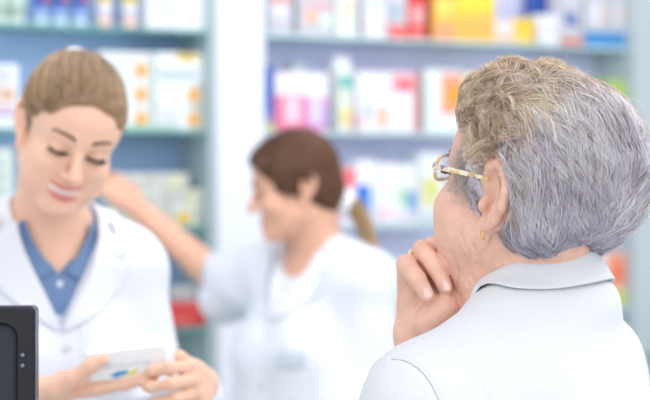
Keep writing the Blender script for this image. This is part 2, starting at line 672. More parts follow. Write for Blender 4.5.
GT = 'cartons on the top right shelf'
carton(267, 293, -22, 0, 'white carton with orange band next to the white pillar', WHT, [(0.1, 0.95, 0.6, 0.67, (240, 130, 90)), (0.2, 0.8, 0.3, 0.5, (232, 228, 240))], group=GT)
carton(298, 334, -8, 0, 'white carton with red lettering and orange spot on top shelf', WHT, [(0.15, 0.55, 0.32, 0.52, (250, 190, 160)), (0.35, 0.9, 0.62, 0.74, (236, 170, 172)), (0.1, 0.5, 0.62, 0.7, (238, 190, 190)), (0.6, 0.95, 0.2, 0.5, (226, 238, 232))], group=GT, side=(190, 196, 206))
carton(336, 358, -14, 0, 'narrow pale green and white carton on top shelf', (236, 240, 236), [(0.3, 0.75, 0.3, 0.75, (226, 228, 200)), (0.25, 0.8, 0.55, 0.7, (236, 206, 196))], group=GT)
carton(363, 386, -20, 0, 'white lavender carton between pale green and blue-printed cartons', (238, 236, 246), [(0.2, 0.8, 0.45, 0.8, (214, 226, 236)), (0.1, 0.9, 0.15, 0.3, (246, 226, 230))], group=GT, side=(176, 186, 196))
carton(387, 407, -16, 0, 'white carton with grey-blue spot and red base on top shelf', WHT, [(0.05, 0.98, 0.02, 0.26, (240, 120, 116)), (0.2, 0.6, 0.38, 0.62, (168, 190, 214)), (0.1, 0.9, 0.7, 0.8, (228, 220, 232))], group=GT)
carton(408, 426, -22, 0, 'red carton left of the yellow cartons', (228, 70, 76), [(0.15, 0.9, 0.25, 0.55, (238, 170, 172)), (0.1, 0.9, 0.05, 0.14, (244, 150, 140))], group=GT, depth=0.05)
carton(433, 455, -18, 0, 'orange-yellow carton with brown side beside the red carton', (250, 200, 96), [(0.1, 0.98, 0.02, 0.3, (248, 170, 130)), (0.15, 0.9, 0.45, 0.7, (250, 226, 120))], group=GT, side=(196, 120, 36), depth=0.09)
carton(455, 495, -16, 0, 'wide yellow carton with a white oval on the top shelf', (250, 206, 90), [(0.02, 0.98, 0.55, 1.0, (236, 226, 76)), (0.25, 0.95, 0.6, 0.98, (246, 246, 226), 'o'), (0.1, 0.9, 0.08, 0.4, (250, 190, 100))], group=GT, depth=0.08)
carton(495, 514, 20, 0, 'low white and pink carton on the top shelf', (240, 226, 228), [(0.05, 0.95, 0.05, 0.35, (246, 206, 180))], group=GT)
carton(514, 534, 19, 0, 'low yellow carton in front of the dark blue one', (246, 208, 70), [(0.1, 0.7, 0.1, 0.4, (248, 220, 120))], group=GT)
carton(534, 556, -20, 0, 'dark blue carton behind the low white one', (56, 92, 176), [(0.2, 0.9, 0.3, 0.45, (190, 206, 236))], s=0.105, depth=0.05, group=GT)
carton(539, 559, 15, 0, 'low white carton before the dark blue carton', (242, 242, 248), [(0.2, 0.8, 0.3, 0.7, (226, 230, 242))], group=GT)
carton(560, 583, -18, 0, 'white carton with a blue emblem and red base', WHT, [(0.02, 0.98, 0.0, 0.12, (222, 120, 100)), (0.2, 0.7, 0.35, 0.52, (96, 124, 190)), (0.5, 0.75, 0.3, 0.42, (80, 104, 180)), (0.1, 0.9, 0.7, 0.8, (214, 220, 236))], group=GT)
carton(585, 611, -18, 0, 'white carton with blue base, wider of the pair at right', WHT, [(0, 1, 0.0, 0.24, (64, 148, 214)), (0.62, 0.8, 0.42, 0.62, (240, 206, 186)), (0.15, 0.55, 0.35, 0.7, (228, 230, 242))], group=GT)
carton(612, 627, -16, 0, 'white carton with blue base at the right end of the shelf', WHT, [(0, 1, 0.0, 0.24, (64, 148, 214)), (0.55, 0.95, 0.45, 0.6, (238, 196, 170)), (0.15, 0.5, 0.35, 0.7, (226, 228, 240))], group=GT)

# second shelf, left
GB = 'cartons on the second left shelf'
GRN = (160, 205, 188)
carton(-22, 19, 64, 1, 'white carton with red and blue print behind the person reading the box', (228, 232, 242), [(0.3, 0.9, 0.42, 0.66, (220, 190, 190)), (0.6, 0.85, 0.45, 0.6, (206, 176, 120)), (0.3, 0.95, 0.2, 0.24, (150, 120, 190)), (0.3, 0.9, 0.3, 0.34, (210, 120, 140))] + lines(0.3, 0.95, 0.7, 0.95, 3, (180, 196, 226), 0.4, 3), group=GB)
dots = lambda xs, ys, rx, ry: [(x - rx, x + rx, y - ry, y + ry, (206, 202, 96), 'o') for x in xs for y in ys] + [(x - rx * .8, x + rx * .8, y - ry * .8, y + ry * .8, (238, 172, 70), 'o') for x in xs for y in ys] + [(x - rx * .62, x + rx * .5, y - ry * .62, y + ry * .1, (238, 132, 82), 'o') for x in xs for y in ys]
bm1 = [(0.0, 1, 0.0, 0.06, (170, 214, 196)), (0.0, 1, 0.3, 0.315, GRN), (0, 1, 0.6, 0.615, GRN), (0.94, 1, 0, 1, (196, 210, 208)), (0, 1, 0.93, 0.95, (196, 208, 216)), (0.62, 0.9, 0.06, 0.95, (222, 220, 218))] + lines(0.08, 0.6, 0.66, 0.9, 3, (205, 214, 222), .4, 5) + lines(0.08, 0.6, 0.35, 0.56, 3, (208, 218, 222), .4, 6) + lines(0.08, 0.6, 0.08, 0.26, 3, (208, 218, 222), .4, 7) + dots([0.78], [0.14, 0.46, 0.77], 0.125, 0.09)
carton(99, 153, 52, 1, 'white carton with three orange dots in a column', (234, 238, 240), bm1, group=GB, depth=0.1)
bm2 = [(0.4, 0.95, 0.9, 1.0, (226, 208, 90), 'o'), (0.5, 0.85, 0.92, 1.0, (214, 176, 60), 'o'), (0.0, 0.5, 0.02, 0.06, (150, 205, 180)), (0, 0.66, 0.34, 0.35, GRN), (0.72, 1.0, 0.0, 0.62, (196, 194, 192)), (0.0, 0.04, 0, 1, (200, 226, 214))] + [(0.1 + 0.105 * i, 0.16 + 0.105 * i, 0.69, 0.69 + (0.1 if i % 3 else 0.13), (176, 196, 214)) for i in range(8)] + [(0.1, 0.7, 0.64, 0.66, GRN)] + lines(0.1, 0.64, 0.08, 0.3, 4, (210, 216, 230), .4, 8) + dots([0.8], [0.14, 0.46], 0.14, 0.09)
carton(154, 203, 53, 1, 'white carton with yellow arch and two orange dots', (236, 240, 244), bm2, group=GB, depth=0.1)

# second shelf, right
GC = 'cartons on the second right shelf'
carton(264, 273, 66, 1, 'narrow blue carton next to the pillar', (62, 104, 200), [(0.1, 0.95, 0.0, 0.14, (226, 214, 120)), (0.2, 0.95, 0.16, 0.3, (150, 140, 214))], group=GC)
tubeobj(297, 20, 62, 1, 'white bottle standing behind the pink carton', [(0.3, (226, 232, 240)), (1, (236, 240, 246))], s=0.118, name='bottle', capc=(190, 206, 210), group=GC)
carton(275, 307, 73, 1, 'white carton with a deep pink lower half', (246, 242, 248), [(0.0, 1, 0.04, 0.62, (236, 122, 160)), (0.28, 0.8, 0.14, 0.58, (246, 206, 222)), (0.05, 0.95, 0.0, 0.05, (240, 150, 180)), (0.1, 0.9, 0.72, 0.8, (238, 224, 238))], group=GC)
carton(307, 328, 73, 1, 'white carton with a violet lower half', (246, 244, 250), [(0.0, 1, 0.06, 0.6, (196, 160, 222)), (0.12, 0.72, 0.14, 0.58, (224, 212, 244)), (0.72, 0.95, 0.42, 0.6, (226, 150, 200)), (0.0, 1, 0.03, 0.1, (230, 130, 180))], group=GC)
e = tubeobj(340.5, 25, 57, 1, 'white bottle with a large cap and teal band', [(0.7, (240, 242, 248)), (0.8, (242, 244, 248)), (1, (242, 244, 248))], s=0.078, name='bottle', group=GC, capc=(244, 246, 250))
carton(340, 352, 73, 1, 'slim carton with teal top and yellow flower print', (236, 242, 226), [(0.05, 0.95, 0.74, 0.96, (92, 190, 184)), (0.15, 0.95, 0.14, 0.4, (236, 226, 130)), (0.2, 0.8, 0.5, 0.66, (216, 232, 216)), (0.6, 1, 0.05, 0.3, (244, 190, 170))], s=0.012, depth=0.018, group=GC)
carton(357, 390, 72, 1, 'white carton with a small orange figure', (242, 240, 246), [(0.6, 0.95, 0.06, 0.45, (246, 196, 164), 'o'), (0.15, 0.5, 0.2, 0.5, (206, 216, 236)), (0.2, 0.9, 0.62, 0.72, (240, 216, 224)), (0.02, 0.14, 0.05, 0.3, (246, 190, 180))], group=GC, depth=0.022)
carton(390, 418, 72, 1, 'white carton with a red heading', (240, 238, 250), [(0.05, 0.82, 0.68, 0.98, (246, 178, 186)), (0.25, 0.75, 0.7, 0.86, (236, 96, 112)), (0.84, 1.0, 0, 1, (238, 150, 156))], group=GC)
carton(424, 462, 70, 1, 'white carton with an orange picture beside the grey curls', (240, 244, 246), [(0.45, 1.0, 0.3, 0.95, (244, 166, 140)), (0.58, 1, 0.45, 0.75, (236, 168, 60)), (0.04, 0.3, 0.1, 0.9, (226, 238, 236))], side=(190, 200, 190), group=GC)
carton(463, 500, 74, 1, 'yellow and white carton largely behind the grey curls', (244, 240, 220), [(0.0, 0.7, 0.4, 0.9, (246, 206, 110))], group=GC)
carton(607, 628, 80, 1, 'lime green carton at the right of the grey hair', (176, 212, 70), [(0.9, 1.0, 0, 1, (196, 196, 180)), (0, 1, 0.95, 1, (196, 200, 180))], group=GC)

# third shelf, left: a pile of small speckled boxes
GS = 'speckled boxes piled on the third left shelf'
SP = (222, 225, 219)
rr = random.Random(4)


def speck(seed, lime=True, dark=False):
    r = random.Random(seed); out = []
    out += lines(0.06, 0.7, 0.25, 0.85, 3, (172, 178, 178), 0.45, seed)
    out += [(0.0, 1, 0.0, 0.07, (186, 210, 200)), (0.76, 0.98, 0.1, 0.9, (198, 196, 192))]
    if lime: out += [(0.58, 0.68, 0.1, 0.9, (218, 224, 120))]
    return out


rows = [(0.0, 0.046), (0.0465, 0.046), (0.093, 0.04)]
stack = [((112, 143), 0, 'bottom row behind the outstretched arm'), ((144, 172), 0, 'bottom row, in the middle of the pile'),
         ((112, 134), 1, 'middle row, left end, above the arm'), ((135, 168), 1, 'middle row, centre of the pile'), ((169, 204), 1, 'middle row, right end of the pile'),
         ((118, 151), 2, 'top row, left end of the pile'), ((152, 189), 2, 'top row, right end of the pile')]
for i, ((a, b), rw, t) in enumerate(stack):
    z0, hh = rows[rw]
    Yc = wall_u((a + b) / 2, 0.03)[1]
    yt = HOR - (SHZ[2] + z0 + hh - ZC) * F / Yc
    carton(a, b, yt, 2, 'pale speckled box in the ' + t, SP, speck(20 + i, i % 2 == 0), s=0.03 + 0.004 * (i % 3), depth=0.1, zoff=z0, group=GS)
Yc = wall_u(188, 0.03)[1]
yt = HOR - (SHZ[2] + 0.046 - ZC) * F / Yc
carton(173, 205, yt, 2, 'speckled box with an orange oval in the bottom row', SP, [(0.05, 0.62, 0.2, 0.85, (196, 206, 96), 'o'), (0.14, 0.54, 0.3, 0.75, (238, 178, 90), 'o'), (0.7, 1, 0, 1, (176, 182, 180)), (0, 1, 0, 0.12, (120, 160, 150))], s=0.03, depth=0.1, group=GS)
carton(-20, 14, 148, 2, 'pale green-grey carton at the left border, beside the neck of the person reading', (206, 218, 214), lines(0.1, 0.9, 0.1, 0.9, 5, (176, 196, 190), .45, 3), group='cartons on the third left shelf')

# third shelf, right
GD = 'cartons on the third right shelf'
carton(337, 356, 168, 2, 'white carton with red top beside the ponytail', (238, 232, 242), [(0.0, 1, 0.66, 1, (240, 120, 130)), (0.1, 0.9, 0.1, 0.4, (214, 206, 236))], group=GD)
carton(356, 377, 160, 2, 'white carton with a bright blue lower left half', (240, 242, 250), [(0.0, 0.68, 0.06, 0.62, (48, 124, 220)), (0.68, 1, 0.06, 0.5, (220, 232, 246))], group=GD)
carton(378, 398, 163, 2, 'plain white carton with pink base line', (240, 240, 246), [(0.1, 0.95, 0.12, 0.2, (240, 200, 210)), (0.4, 0.6, 0.3, 0.8, (226, 228, 238)), (0, .2, .06, .3, (246, 206, 214))], group=GD)
carton(398, 417, 164, 2, 'white carton with green and blue squares', (236, 240, 244), [(0.08, 0.5, 0.3, 0.62, (176, 216, 186)), (0.5, 0.95, 0.22, 0.55, (120, 172, 222)), (0.05, 0.95, 0.08, 0.16, (226, 200, 232))], group=GD)
carton(419, 446, 153, 2, 'tall white carton with a lime picture behind the spectacles', (234, 238, 244), [(0.08, 0.75, 0.24, 0.66, (222, 224, 176)), (0.3, 0.6, 0.4, 0.6, (216, 222, 110)), (0.08, 0.8, 0.04, 0.16, (206, 216, 226))], group=GD)

# fourth shelf
GE = 'cartons on the fourth shelf'
carton(171, 213, 286, 3, 'pale grey carton behind the red box', (206, 212, 214), [(0.1, 0.5, 0.5, 0.8, (180, 186, 196)), (0.3, 0.8, 0.6, 0.95, (226, 228, 230))], s=0.09, depth=0.06, group=GE)
carton(164, 210, 303, 3, 'flat red box below the outstretched arm', (206, 66, 66), [(0.1, 0.6, 0.15, 0.4, (224, 110, 104)), (0.0, 1, 0.8, 1.0, (226, 90, 84))], s=0.02, depth=0.06, group=GE)
carton(360, 383, 256, 3, 'pale teal carton on the fourth shelf behind the white coat', (202, 224, 230), [(0.3, 0.95, 0.62, 0.9, (176, 214, 224)), (0.1, 0.9, 0.0, 0.22, (230, 120, 80)), (0.4, 0.9, 0.3, 0.5, (236, 206, 206))], group=GE)
carton(384, 418, 258, 3, 'peach and orange carton behind the raised hand', (240, 214, 206), [(0.0, 1, 0.0, 0.25, (232, 118, 70)), (0.1, 0.6, 0.55, 0.8, (240, 190, 176)), (0.0, 1, 0.84, 1, (206, 222, 232))], group=GE)
carton(590, 628, 252, 3, 'orange and pink carton beside the grey panel', (240, 226, 226), [(0.45, 0.98, 0.35, 0.98, (244, 160, 130)), (0.5, 0.9, 0.05, 0.3, (216, 222, 90)), (0.05, 0.4, 0.1, 0.9, (236, 214, 216)), (0.55, 0.95, 0.5, 0.75, (240, 130, 100))], group=GE)
carton(388, 424, 330, 4, 'dark teal block low behind the raised hand', (44, 70, 84), [(0.1, 0.9, 0.7, 0.8, (70, 96, 110))], group='cartons on the lowest shelf')  # dark block filling the dark spot under the fourth shelf
carton(196, 226, 391, 4, 'navy blue box at the bottom beside the white coat', (58, 76, 128), [(0.2, 0.8, 0.5, 0.8, (90, 110, 160))], s=0.02, group='cartons on the lowest shelf')


# ------------------------------------------------------------------ people: head, ear, torso and hand fields
def poly_field(p, pts, rad, k=0.004):
    d = None
    for i in range(len(pts) - 1):
        c = cap(p, pts[i], pts[i + 1], rad[i], rad[i + 1])
        d = c if d is None else smin(d, c, k)
    return d


def ear_field(p, ear_yaw=-8):
    """ear on the +X side, in head coordinates around its own middle; y back, z up, x out"""
    R = np.array(Euler((0.0, 0.0, math.radians(ear_yaw))).to_matrix(), dtype=np.float32)
    Rt = np.array(Euler((math.radians(-14), 0, 0)).to_matrix(), dtype=np.float32)
    q = (p @ R) @ Rt
    plate = ell(q, (-0.004, 0.002, 0.006), (0.0045, 0.0185, 0.028))
    bowl = ell(q, (0.004, -0.003, -0.001), (0.0085, 0.0090, 0.0150))
    d = smax(plate, -bowl, 0.003)
    hel = [(-0.002, -0.010, 0.002), (0.002, -0.014, 0.014), (0.004, -0.012, 0.027), (0.005, -0.002, 0.035), (0.006, 0.010, 0.032),
           (0.006, 0.018, 0.020), (0.006, 0.0185, 0.006), (0.004, 0.0135, -0.008), (0.002, 0.005, -0.020)]
    d = smin(d, poly_field(q, hel, [0.003, 0.0035, 0.004, 0.0042, 0.0042, 0.004, 0.0038, 0.0036, 0.0035]), 0.004)
    anti = [(0.003, 0.002, 0.022), (0.003, 0.0095, 0.012), (0.003, 0.0095, 0.0), (0.002, 0.003, -0.013)]
    d = smin(d, poly_field(q, anti, [0.0026, 0.0032, 0.0032, 0.003]), 0.004)
    d = smin(d, ell(q, (0.001, -0.010, -0.006), (0.004, 0.0045, 0.0065)), 0.004)          # tragus
    d = smin(d, ell(q, (-0.001, -0.003, -0.030), (0.0050, 0.0090, 0.0150)), 0.006)        # lobe
    return d


def lip_fields(p, smile):
    wdt = 0.0235 + smile * 0.006
    cz = -0.066 + smile * 0.010 * (np.abs(p[:, 0]) / 0.03) ** 2
    m = np.stack([p[:, 0], p[:, 1] + 0.088 - 3.2 * p[:, 0] ** 2 * 2.2, p[:, 2] - cz], 1)
    upl = ell(m, (0, -0.0025, 0.0042 + smile * .0042), (wdt, 0.0068, 0.0036)); lol = ell(m, (0, -0.0025, -0.0050 - smile * .0040), (wdt * 0.86, 0.0072, 0.0040))
    return m, upl, lol


def head_field(p, smile=0.0, full=0.0, ear_z=-0.008, ear_s=1.0, jowl=0.0, lids=(-30, -12), brow=1.0):
    """head facing -Y, eyes near z = 0, chin near z = -0.108, crown at z = 0.115"""
    a = p.copy(); a[:, 0] = np.abs(a[:, 0])              # the two halves alike
    d = ell(p, (0, 0.012, 0.034), (0.074, 0.094, 0.082))
    d = smin(d, ell(p, (0, -0.040, 0.030), (0.062, 0.048, 0.060)), 0.03)                    # forehead
    d = smin(d, ell(p, (0, -0.036, -0.045), (0.055 + full * .006, 0.050, 0.066)), 0.03)       # face
    d = smin(d, cap(a, (0.046 + full * .006, -0.010, -0.058), (0.014, -0.070, -0.097), 0.017 + full * .004, 0.014), 0.025)  # jaw line
    d = smin(d, ell(p, (0, -0.078, -0.094), (0.018, 0.015, 0.015)), 0.02)                    # chin
    d = smin(d, ell(a, (0.040 + full * .003, -0.062, -0.032 - smile * -0.003), (0.021 + full * .004, 0.021 + smile * .003, 0.020)), 0.025)       # cheek
    if full:
        d = smin(d, ell(a, (0.044, -0.052, -0.062), (0.020, 0.026, 0.024)), 0.022)
    if jowl:
        d = smin(d, ell(p, (0, -0.030, -0.102), (0.040, 0.038, 0.022)), 0.03)
    d = smin(d, cap(a, (0.012, -0.083, 0.019), (0.040, -0.070, 0.019), 0.009, 0.008), 0.014)     # brow ridge
    # sockets, eyeballs under the lids
    d = smax(d, -ell(a, (0.031, -0.094, 0.001), (0.017, 0.014, 0.011)), 0.012)
    eye = np.linalg.norm(a - np.array((0.031, -0.0745, 0.001), dtype=np.float32), axis=1) - 0.0128
    q = a - np.array((0.031, -0.0745, 0.001), dtype=np.float32)
    lo, up = [math.radians(v) for v in lids]
    n_up = q[:, 2] * math.cos(up) + q[:, 1] * math.sin(up)        # below upper lid plane
    n_lo = q[:, 2] * math.cos(lo) + q[:, 1] * math.sin(lo)
    slit = np.maximum(np.maximum(n_up, -n_lo), -(np.linalg.norm(q, axis=1) - 0.0112))
    slit = np.maximum(slit, q[:, 1])
    d = smin(d, eye, 0.005)
    d = smax(d, -slit, 0.0012)
    # nose
    n = cap(p, (0, -0.086, 0.010), (0, -0.110, -0.030), 0.0068, 0.0098)
    n = smin(n, ell(a, (0.0115, -0.0985, -0.034), (0.0068, 0.0088, 0.0066)), 0.007)
    n = smax(n, -ell(a, (0.006, -0.107, -0.0425), (0.0032, 0.0052, 0.005)), 0.003)
    d = smin(d, n, 0.009)
    # mouth
    d = smin(d, ell(p, (0, -0.078, -0.066), (0.026, 0.0155, 0.018)), 0.014)
    zc = -0.066; wdt = 0.0235 + smile * 0.006
    cz = zc + smile * 0.010 * (a[:, 0] / 0.03) ** 2
    m, upl, lol = lip_fields(p, smile)
    d = smin(d, smin(upl, lol, 0.002), 0.004)
    gap = ell(m, (0, -0.004, 0), (wdt * 0.92, 0.012, 0.0008 + smile * 0.0054))
    d = smax(d, -gap, 0.0018)
    # ears
    e = a - np.array((0.071, 0.016, ear_z), dtype=np.float32)
    e[:, :] /= ear_s
    ed = near(e, (0, 0, 0), 0.06, ear_field, 0.03) * ear_s
    d = smin(d, ed, 0.007)
    return d


def torso_field(p, off=0.0, bust=0.0, sh=0.145, slope=0.055, neck=0.052, belly=0.0, hunch=0.0, trap=0.038, ztrap=0.035, shy=0.018):
    """trunk with legs, facing -Y; origin at the base of the neck, shoulder joints at (+-sh, 0.015, -slope)"""
    a = p.copy(); a[:, 0] = np.abs(a[:, 0])
    d = ell(p, (0, 0.012, -0.205), (0.142, 0.108, 0.20))
    d = smin(d, cap(a, (0, 0.02, -0.065), (sh, shy, -slope), 0.060, 0.050), 0.05)
    d = smin(d, cap(a, (0.03, 0.022, ztrap), (sh * 0.92, shy + 0.002, -slope + 0.012), trap, 0.040), 0.05)
    if hunch:
        d = smin(d, ell(p, (0, 0.060, -0.12), (0.125, 0.055 + hunch, 0.15)), 0.06)
    d = smin(d, ell(p, (0, 0.005, -0.36), (0.128 + belly, 0.098 + belly, 0.16)), 0.06)
    d = smin(d, ell(p, (0, 0.012, -0.52), (0.165 + belly * .7, 0.118 + belly, 0.13)), 0.07)
    if bust:
        d = smin(d, ell(a, (0.066, -0.075, -0.205), (0.058, 0.048 + bust, 0.056)), 0.045)
    return d - off


def legs_field(p, off=0.0):
    a = p.copy(); a[:, 0] = np.abs(a[:, 0])
    d = cap(a, (0.085, 0.01, -0.58), (0.085, 0.0, -0.95), 0.085, 0.056)
    d = smin(d, cap(a, (0.085, 0.0, -0.95), (0.085, 0.025, -1.32), 0.056, 0.036), 0.03)
    return d - off


def hand_joints(W, fwd, pn, side, curls, thumb=None, s=1.0, spread=0.10):
    """joints of a hand; fwd towards the fingers, pn out of the palm, side towards the thumb. curls: per finger (index first) three bends in degrees"""
    W = np.asarray(W, float); fwd = np.asarray(fwd, float); fwd /= np.linalg.norm(fwd)
    pn = np.asarray(pn, float); pn = pn - fwd * (pn @ fwd); pn /= np.linalg.norm(pn)
    sd = np.cross(fwd, pn)
    if sd @ np.asarray(side, float) < 0: sd = -sd
    L = [(0.041, 0.025, 0.019), (0.045, 0.029, 0.020), (0.041, 0.027, 0.020), (0.033, 0.021, 0.018)]
    base = [(0.030, 0.084), (0.010, 0.088), (-0.010, 0.084), (-0.028, 0.076)]
    R = [(0.0098, 0.0088, 0.0080, 0.0066), (0.0100, 0.0090, 0.0081, 0.0068), (0.0096, 0.0086, 0.0078, 0.0064), (0.0086, 0.0076, 0.0068, 0.0058)]
    out = {'W': W, 'f': [], 'fwd': fwd, 'pn': pn, 'sd': sd, 's': s}
    for i in range(4):
        b = W + (sd * base[i][0] + fwd * base[i][1]) * s
        dirn = fwd + sd * spread * (1.2 - 0.8 * i)
        dirn /= np.linalg.norm(dirn)
        pts = [b]; ang = 0
        for j in range(3):
            ang += math.radians(curls[i][j])
            v = dirn * math.cos(ang) + pn * math.sin(ang)
            pts.append(pts[-1] + v * L[i][j] * s)
        out['f'].append((pts, [r * s for r in R[i]]))
    if thumb is None:
        thumb = [(0.030, 0.030, 0.012), (0.052, 0.056, 0.022), (0.056, 0.086, 0.030), (0.052, 0.108, 0.034)]
    t0 = W + (sd * 0.014 + fwd * 0.012 + pn * 0.004) * s
    tp = [t0] + [W + (sd * x + fwd * y + pn * z) * s for x, y, z in thumb]
    out['t'] = (tp, [r * s for r in (0.012, 0.0135, 0.0108, 0.0096, 0.0075)])
    return out


def hand_field(p, H):
    s = H['s']; W = H['W']; fwd = H['fwd']; sd = H['sd']; pn = H['pn']
    d = None
    for i, (pts, r) in enumerate(H['f']):
        m = cap(p, W + sd * (0.012 - 0.008 * i) * s, pts[0], 0.0135 * s, 0.0108 * s)
        d = m if d is None else smin(d, m, 0.012 * s)
    for k, v in ((0.018, 0.03), (-0.018, 0.03)):
        d = smin(d, ell(p, W + (sd * k + fwd * v + pn * 0.006) * s, (0.016 * s,) * 3), 0.015 * s)
    for i, (pts, r) in enumerate(H['f']):
        f = None
        for j in range(3):
            c = cap(p, pts[j], pts[j + 1], r[j], r[j + 1])
            f = c if f is None else smin(f, c, 0.003)
            f = smin(f, np.linalg.norm(p - pts[j].astype(np.float32), axis=1) - r[j] * 1.06, 0.003)
        d = smin(d, f, 0.0035)
    tp, r = H['t']
    f = None
    for j in range(4):
        c = cap(p, tp[j], tp[j + 1], r[j], r[j + 1])
        f = c if f is None else smin(f, c, 0.006)
    return smin(d, f, 0.006)


def nail(pts, r, pn_hint, m, parent, name='fingernail'):
    """small curved nail plate on the back of a finger tip"""
    a, b = np.asarray(pts[-2]), np.asarray(pts[-1])
    t = (b - a) / np.linalg.norm(b - a)
    n = np.asarray(pn_hint) - t * (np.asarray(pn_hint) @ t); n /= np.linalg.norm(n)
    s = np.cross(t, n)
    V = []; Q = []
    L, Wd = r[-1] * 1.6, r[-1] * 0.80
    for i in range(7):
        u = i / 6
        wv = Wd * (1 - 0.55 * abs(2 * u - 1.0) ** 4) * (0.92 if u > .5 else 0.86)
        for j in range(7):
            v = j / 6 * 2 - 1
            ang = v * 0.95
            rr = r[-1] * 1.12
            x = b + t * (L * (u - 0.55)) + n * (rr * math.cos(ang) - 0.0001 + (-0.0006 if u == 0 else 0)) + s * (wv * 1.15 * math.sin(ang))
            V.append(x)
    for i in range(6):
        for j in range(6):
            Q.append((i * 7 + j, i * 7 + j + 1, i * 7 + j + 8, i * 7 + j + 7))
    o = link(name, mesh_np(name, V, Q), parent, [m])
    md = o.modifiers.new('thickness', 'SOLIDIFY'); md.thickness = 0.0006; md.offset = 0
    sb = o.modifiers.new('soft', 'SUBSURF'); sb.levels = 1; sb.render_levels = 1
    return o


def strands(name, paths, rad, cols, m, parent, sides=3):
    n, k, _ = paths.shape
    V, Q = tube_np(paths, rad, sides)
    me = mesh_np(name, V, Q)
    a = me.color_attributes.new('tint', 'FLOAT_COLOR', 'POINT')
    c = np.ones((n, k, sides, 4), dtype=np.float32)
    c[..., :3] = np.asarray(cols, dtype=np.float32).reshape(n, -1, 1, 3)
    a.data.foreach_set('color', c.ravel())
    return link(name, me, parent, [m])


def sheet(name, G, thick, m, parent, sub=1, off=0):
    """cloth sheet from a grid of points (n, k, 3)"""
    G = np.asarray(G); n, k, _ = G.shape
    idx = np.arange(n * k).reshape(n, k)
    Q = np.stack([idx[:-1, :-1], idx[1:, :-1], idx[1:, 1:], idx[:-1, 1:]], -1).reshape(-1, 4)
    o = link(name, mesh_np(name, G.reshape(-1, 3), Q), parent, [m])
    s = o.modifiers.new('thickness', 'SOLIDIFY'); s.thickness = thick; s.offset = off
    if sub:
        b = o.modifiers.new('soft', 'SUBSURF'); b.levels = sub; b.render_levels = sub
    return o


def march(f, p, dirn, n=40, off=0.0, maxd=0.4):
    """walk points along dirn until the field is reached"""
    p = np.asarray(p, dtype=np.float32).copy(); dirn = np.asarray(dirn, dtype=np.float32)
    t = np.zeros(len(p), dtype=np.float32)
    for _ in range(n):
        t = np.minimum(t + 0.8 * (f(p + t[:, None] * dirn) - off), maxd)
    return p + t[:, None] * dirn


SKIN_OLD = mat('fair aged skin', (234, 188, 168), 0.5, 0.10, 55, sss=0.05, bump=0.5, bscale=330, rad=(0.012, 0.005, 0.003), spec=0.35)
SKIN_A = mat('fair warm skin', (240, 196, 172), 0.48, 0.03, 30, sss=0.2, rad=(0.012, 0.005, 0.003), spec=0.35)
SKIN_B = mat('fair tanned skin', (228, 178, 152), 0.5, 0.03, 30, sss=0.2, rad=(0.012, 0.005, 0.003), spec=0.35)
LIP = mat('rose lips', (216, 128, 124), 0.4, 0.04, 60)
TEETH = mat('teeth', (244, 240, 234), 0.3)
EYEW = mat('eye white', (236, 234, 230), 0.2)
IRIS = mat('dark iris', (70, 60, 52), 0.2)
LASH = mat('dark lashes', (44, 34, 36), 0.6)
NAIL = mat('pale pink nail', (244, 206, 200), 0.18, spec=0.7)
GOLD = mat('polished gold', (226, 176, 92), 0.2, metal=1.0)
COATW = mat('white cotton coat', (225, 229, 238), 0.75, 0.012, 12, bump=0.12, bscale=900)


def lips_face(me_obj, Fh, mat_lip, zc=-0.066, w=0.027, hh=0.012, smile=0.0):
    """give the lips of a body mesh their own material"""
    me = me_obj.data
    me.materials.append(mat_lip)
    n = len(me.polygons)
    c = np.empty(n * 3, dtype=np.float32); me.polygons.foreach_get('center', c)
    q = Fh.l(c.reshape(-1, 3))
    m_, u_, l_ = lip_fields(q, smile)
    k = (np.minimum(u_, l_) < 0.0007) & (q[:, 1] < -0.070)
    mi = np.zeros(n, dtype=np.int32); mi[k] = len(me.materials) - 1
    me.polygons.foreach_set('material_index', mi)


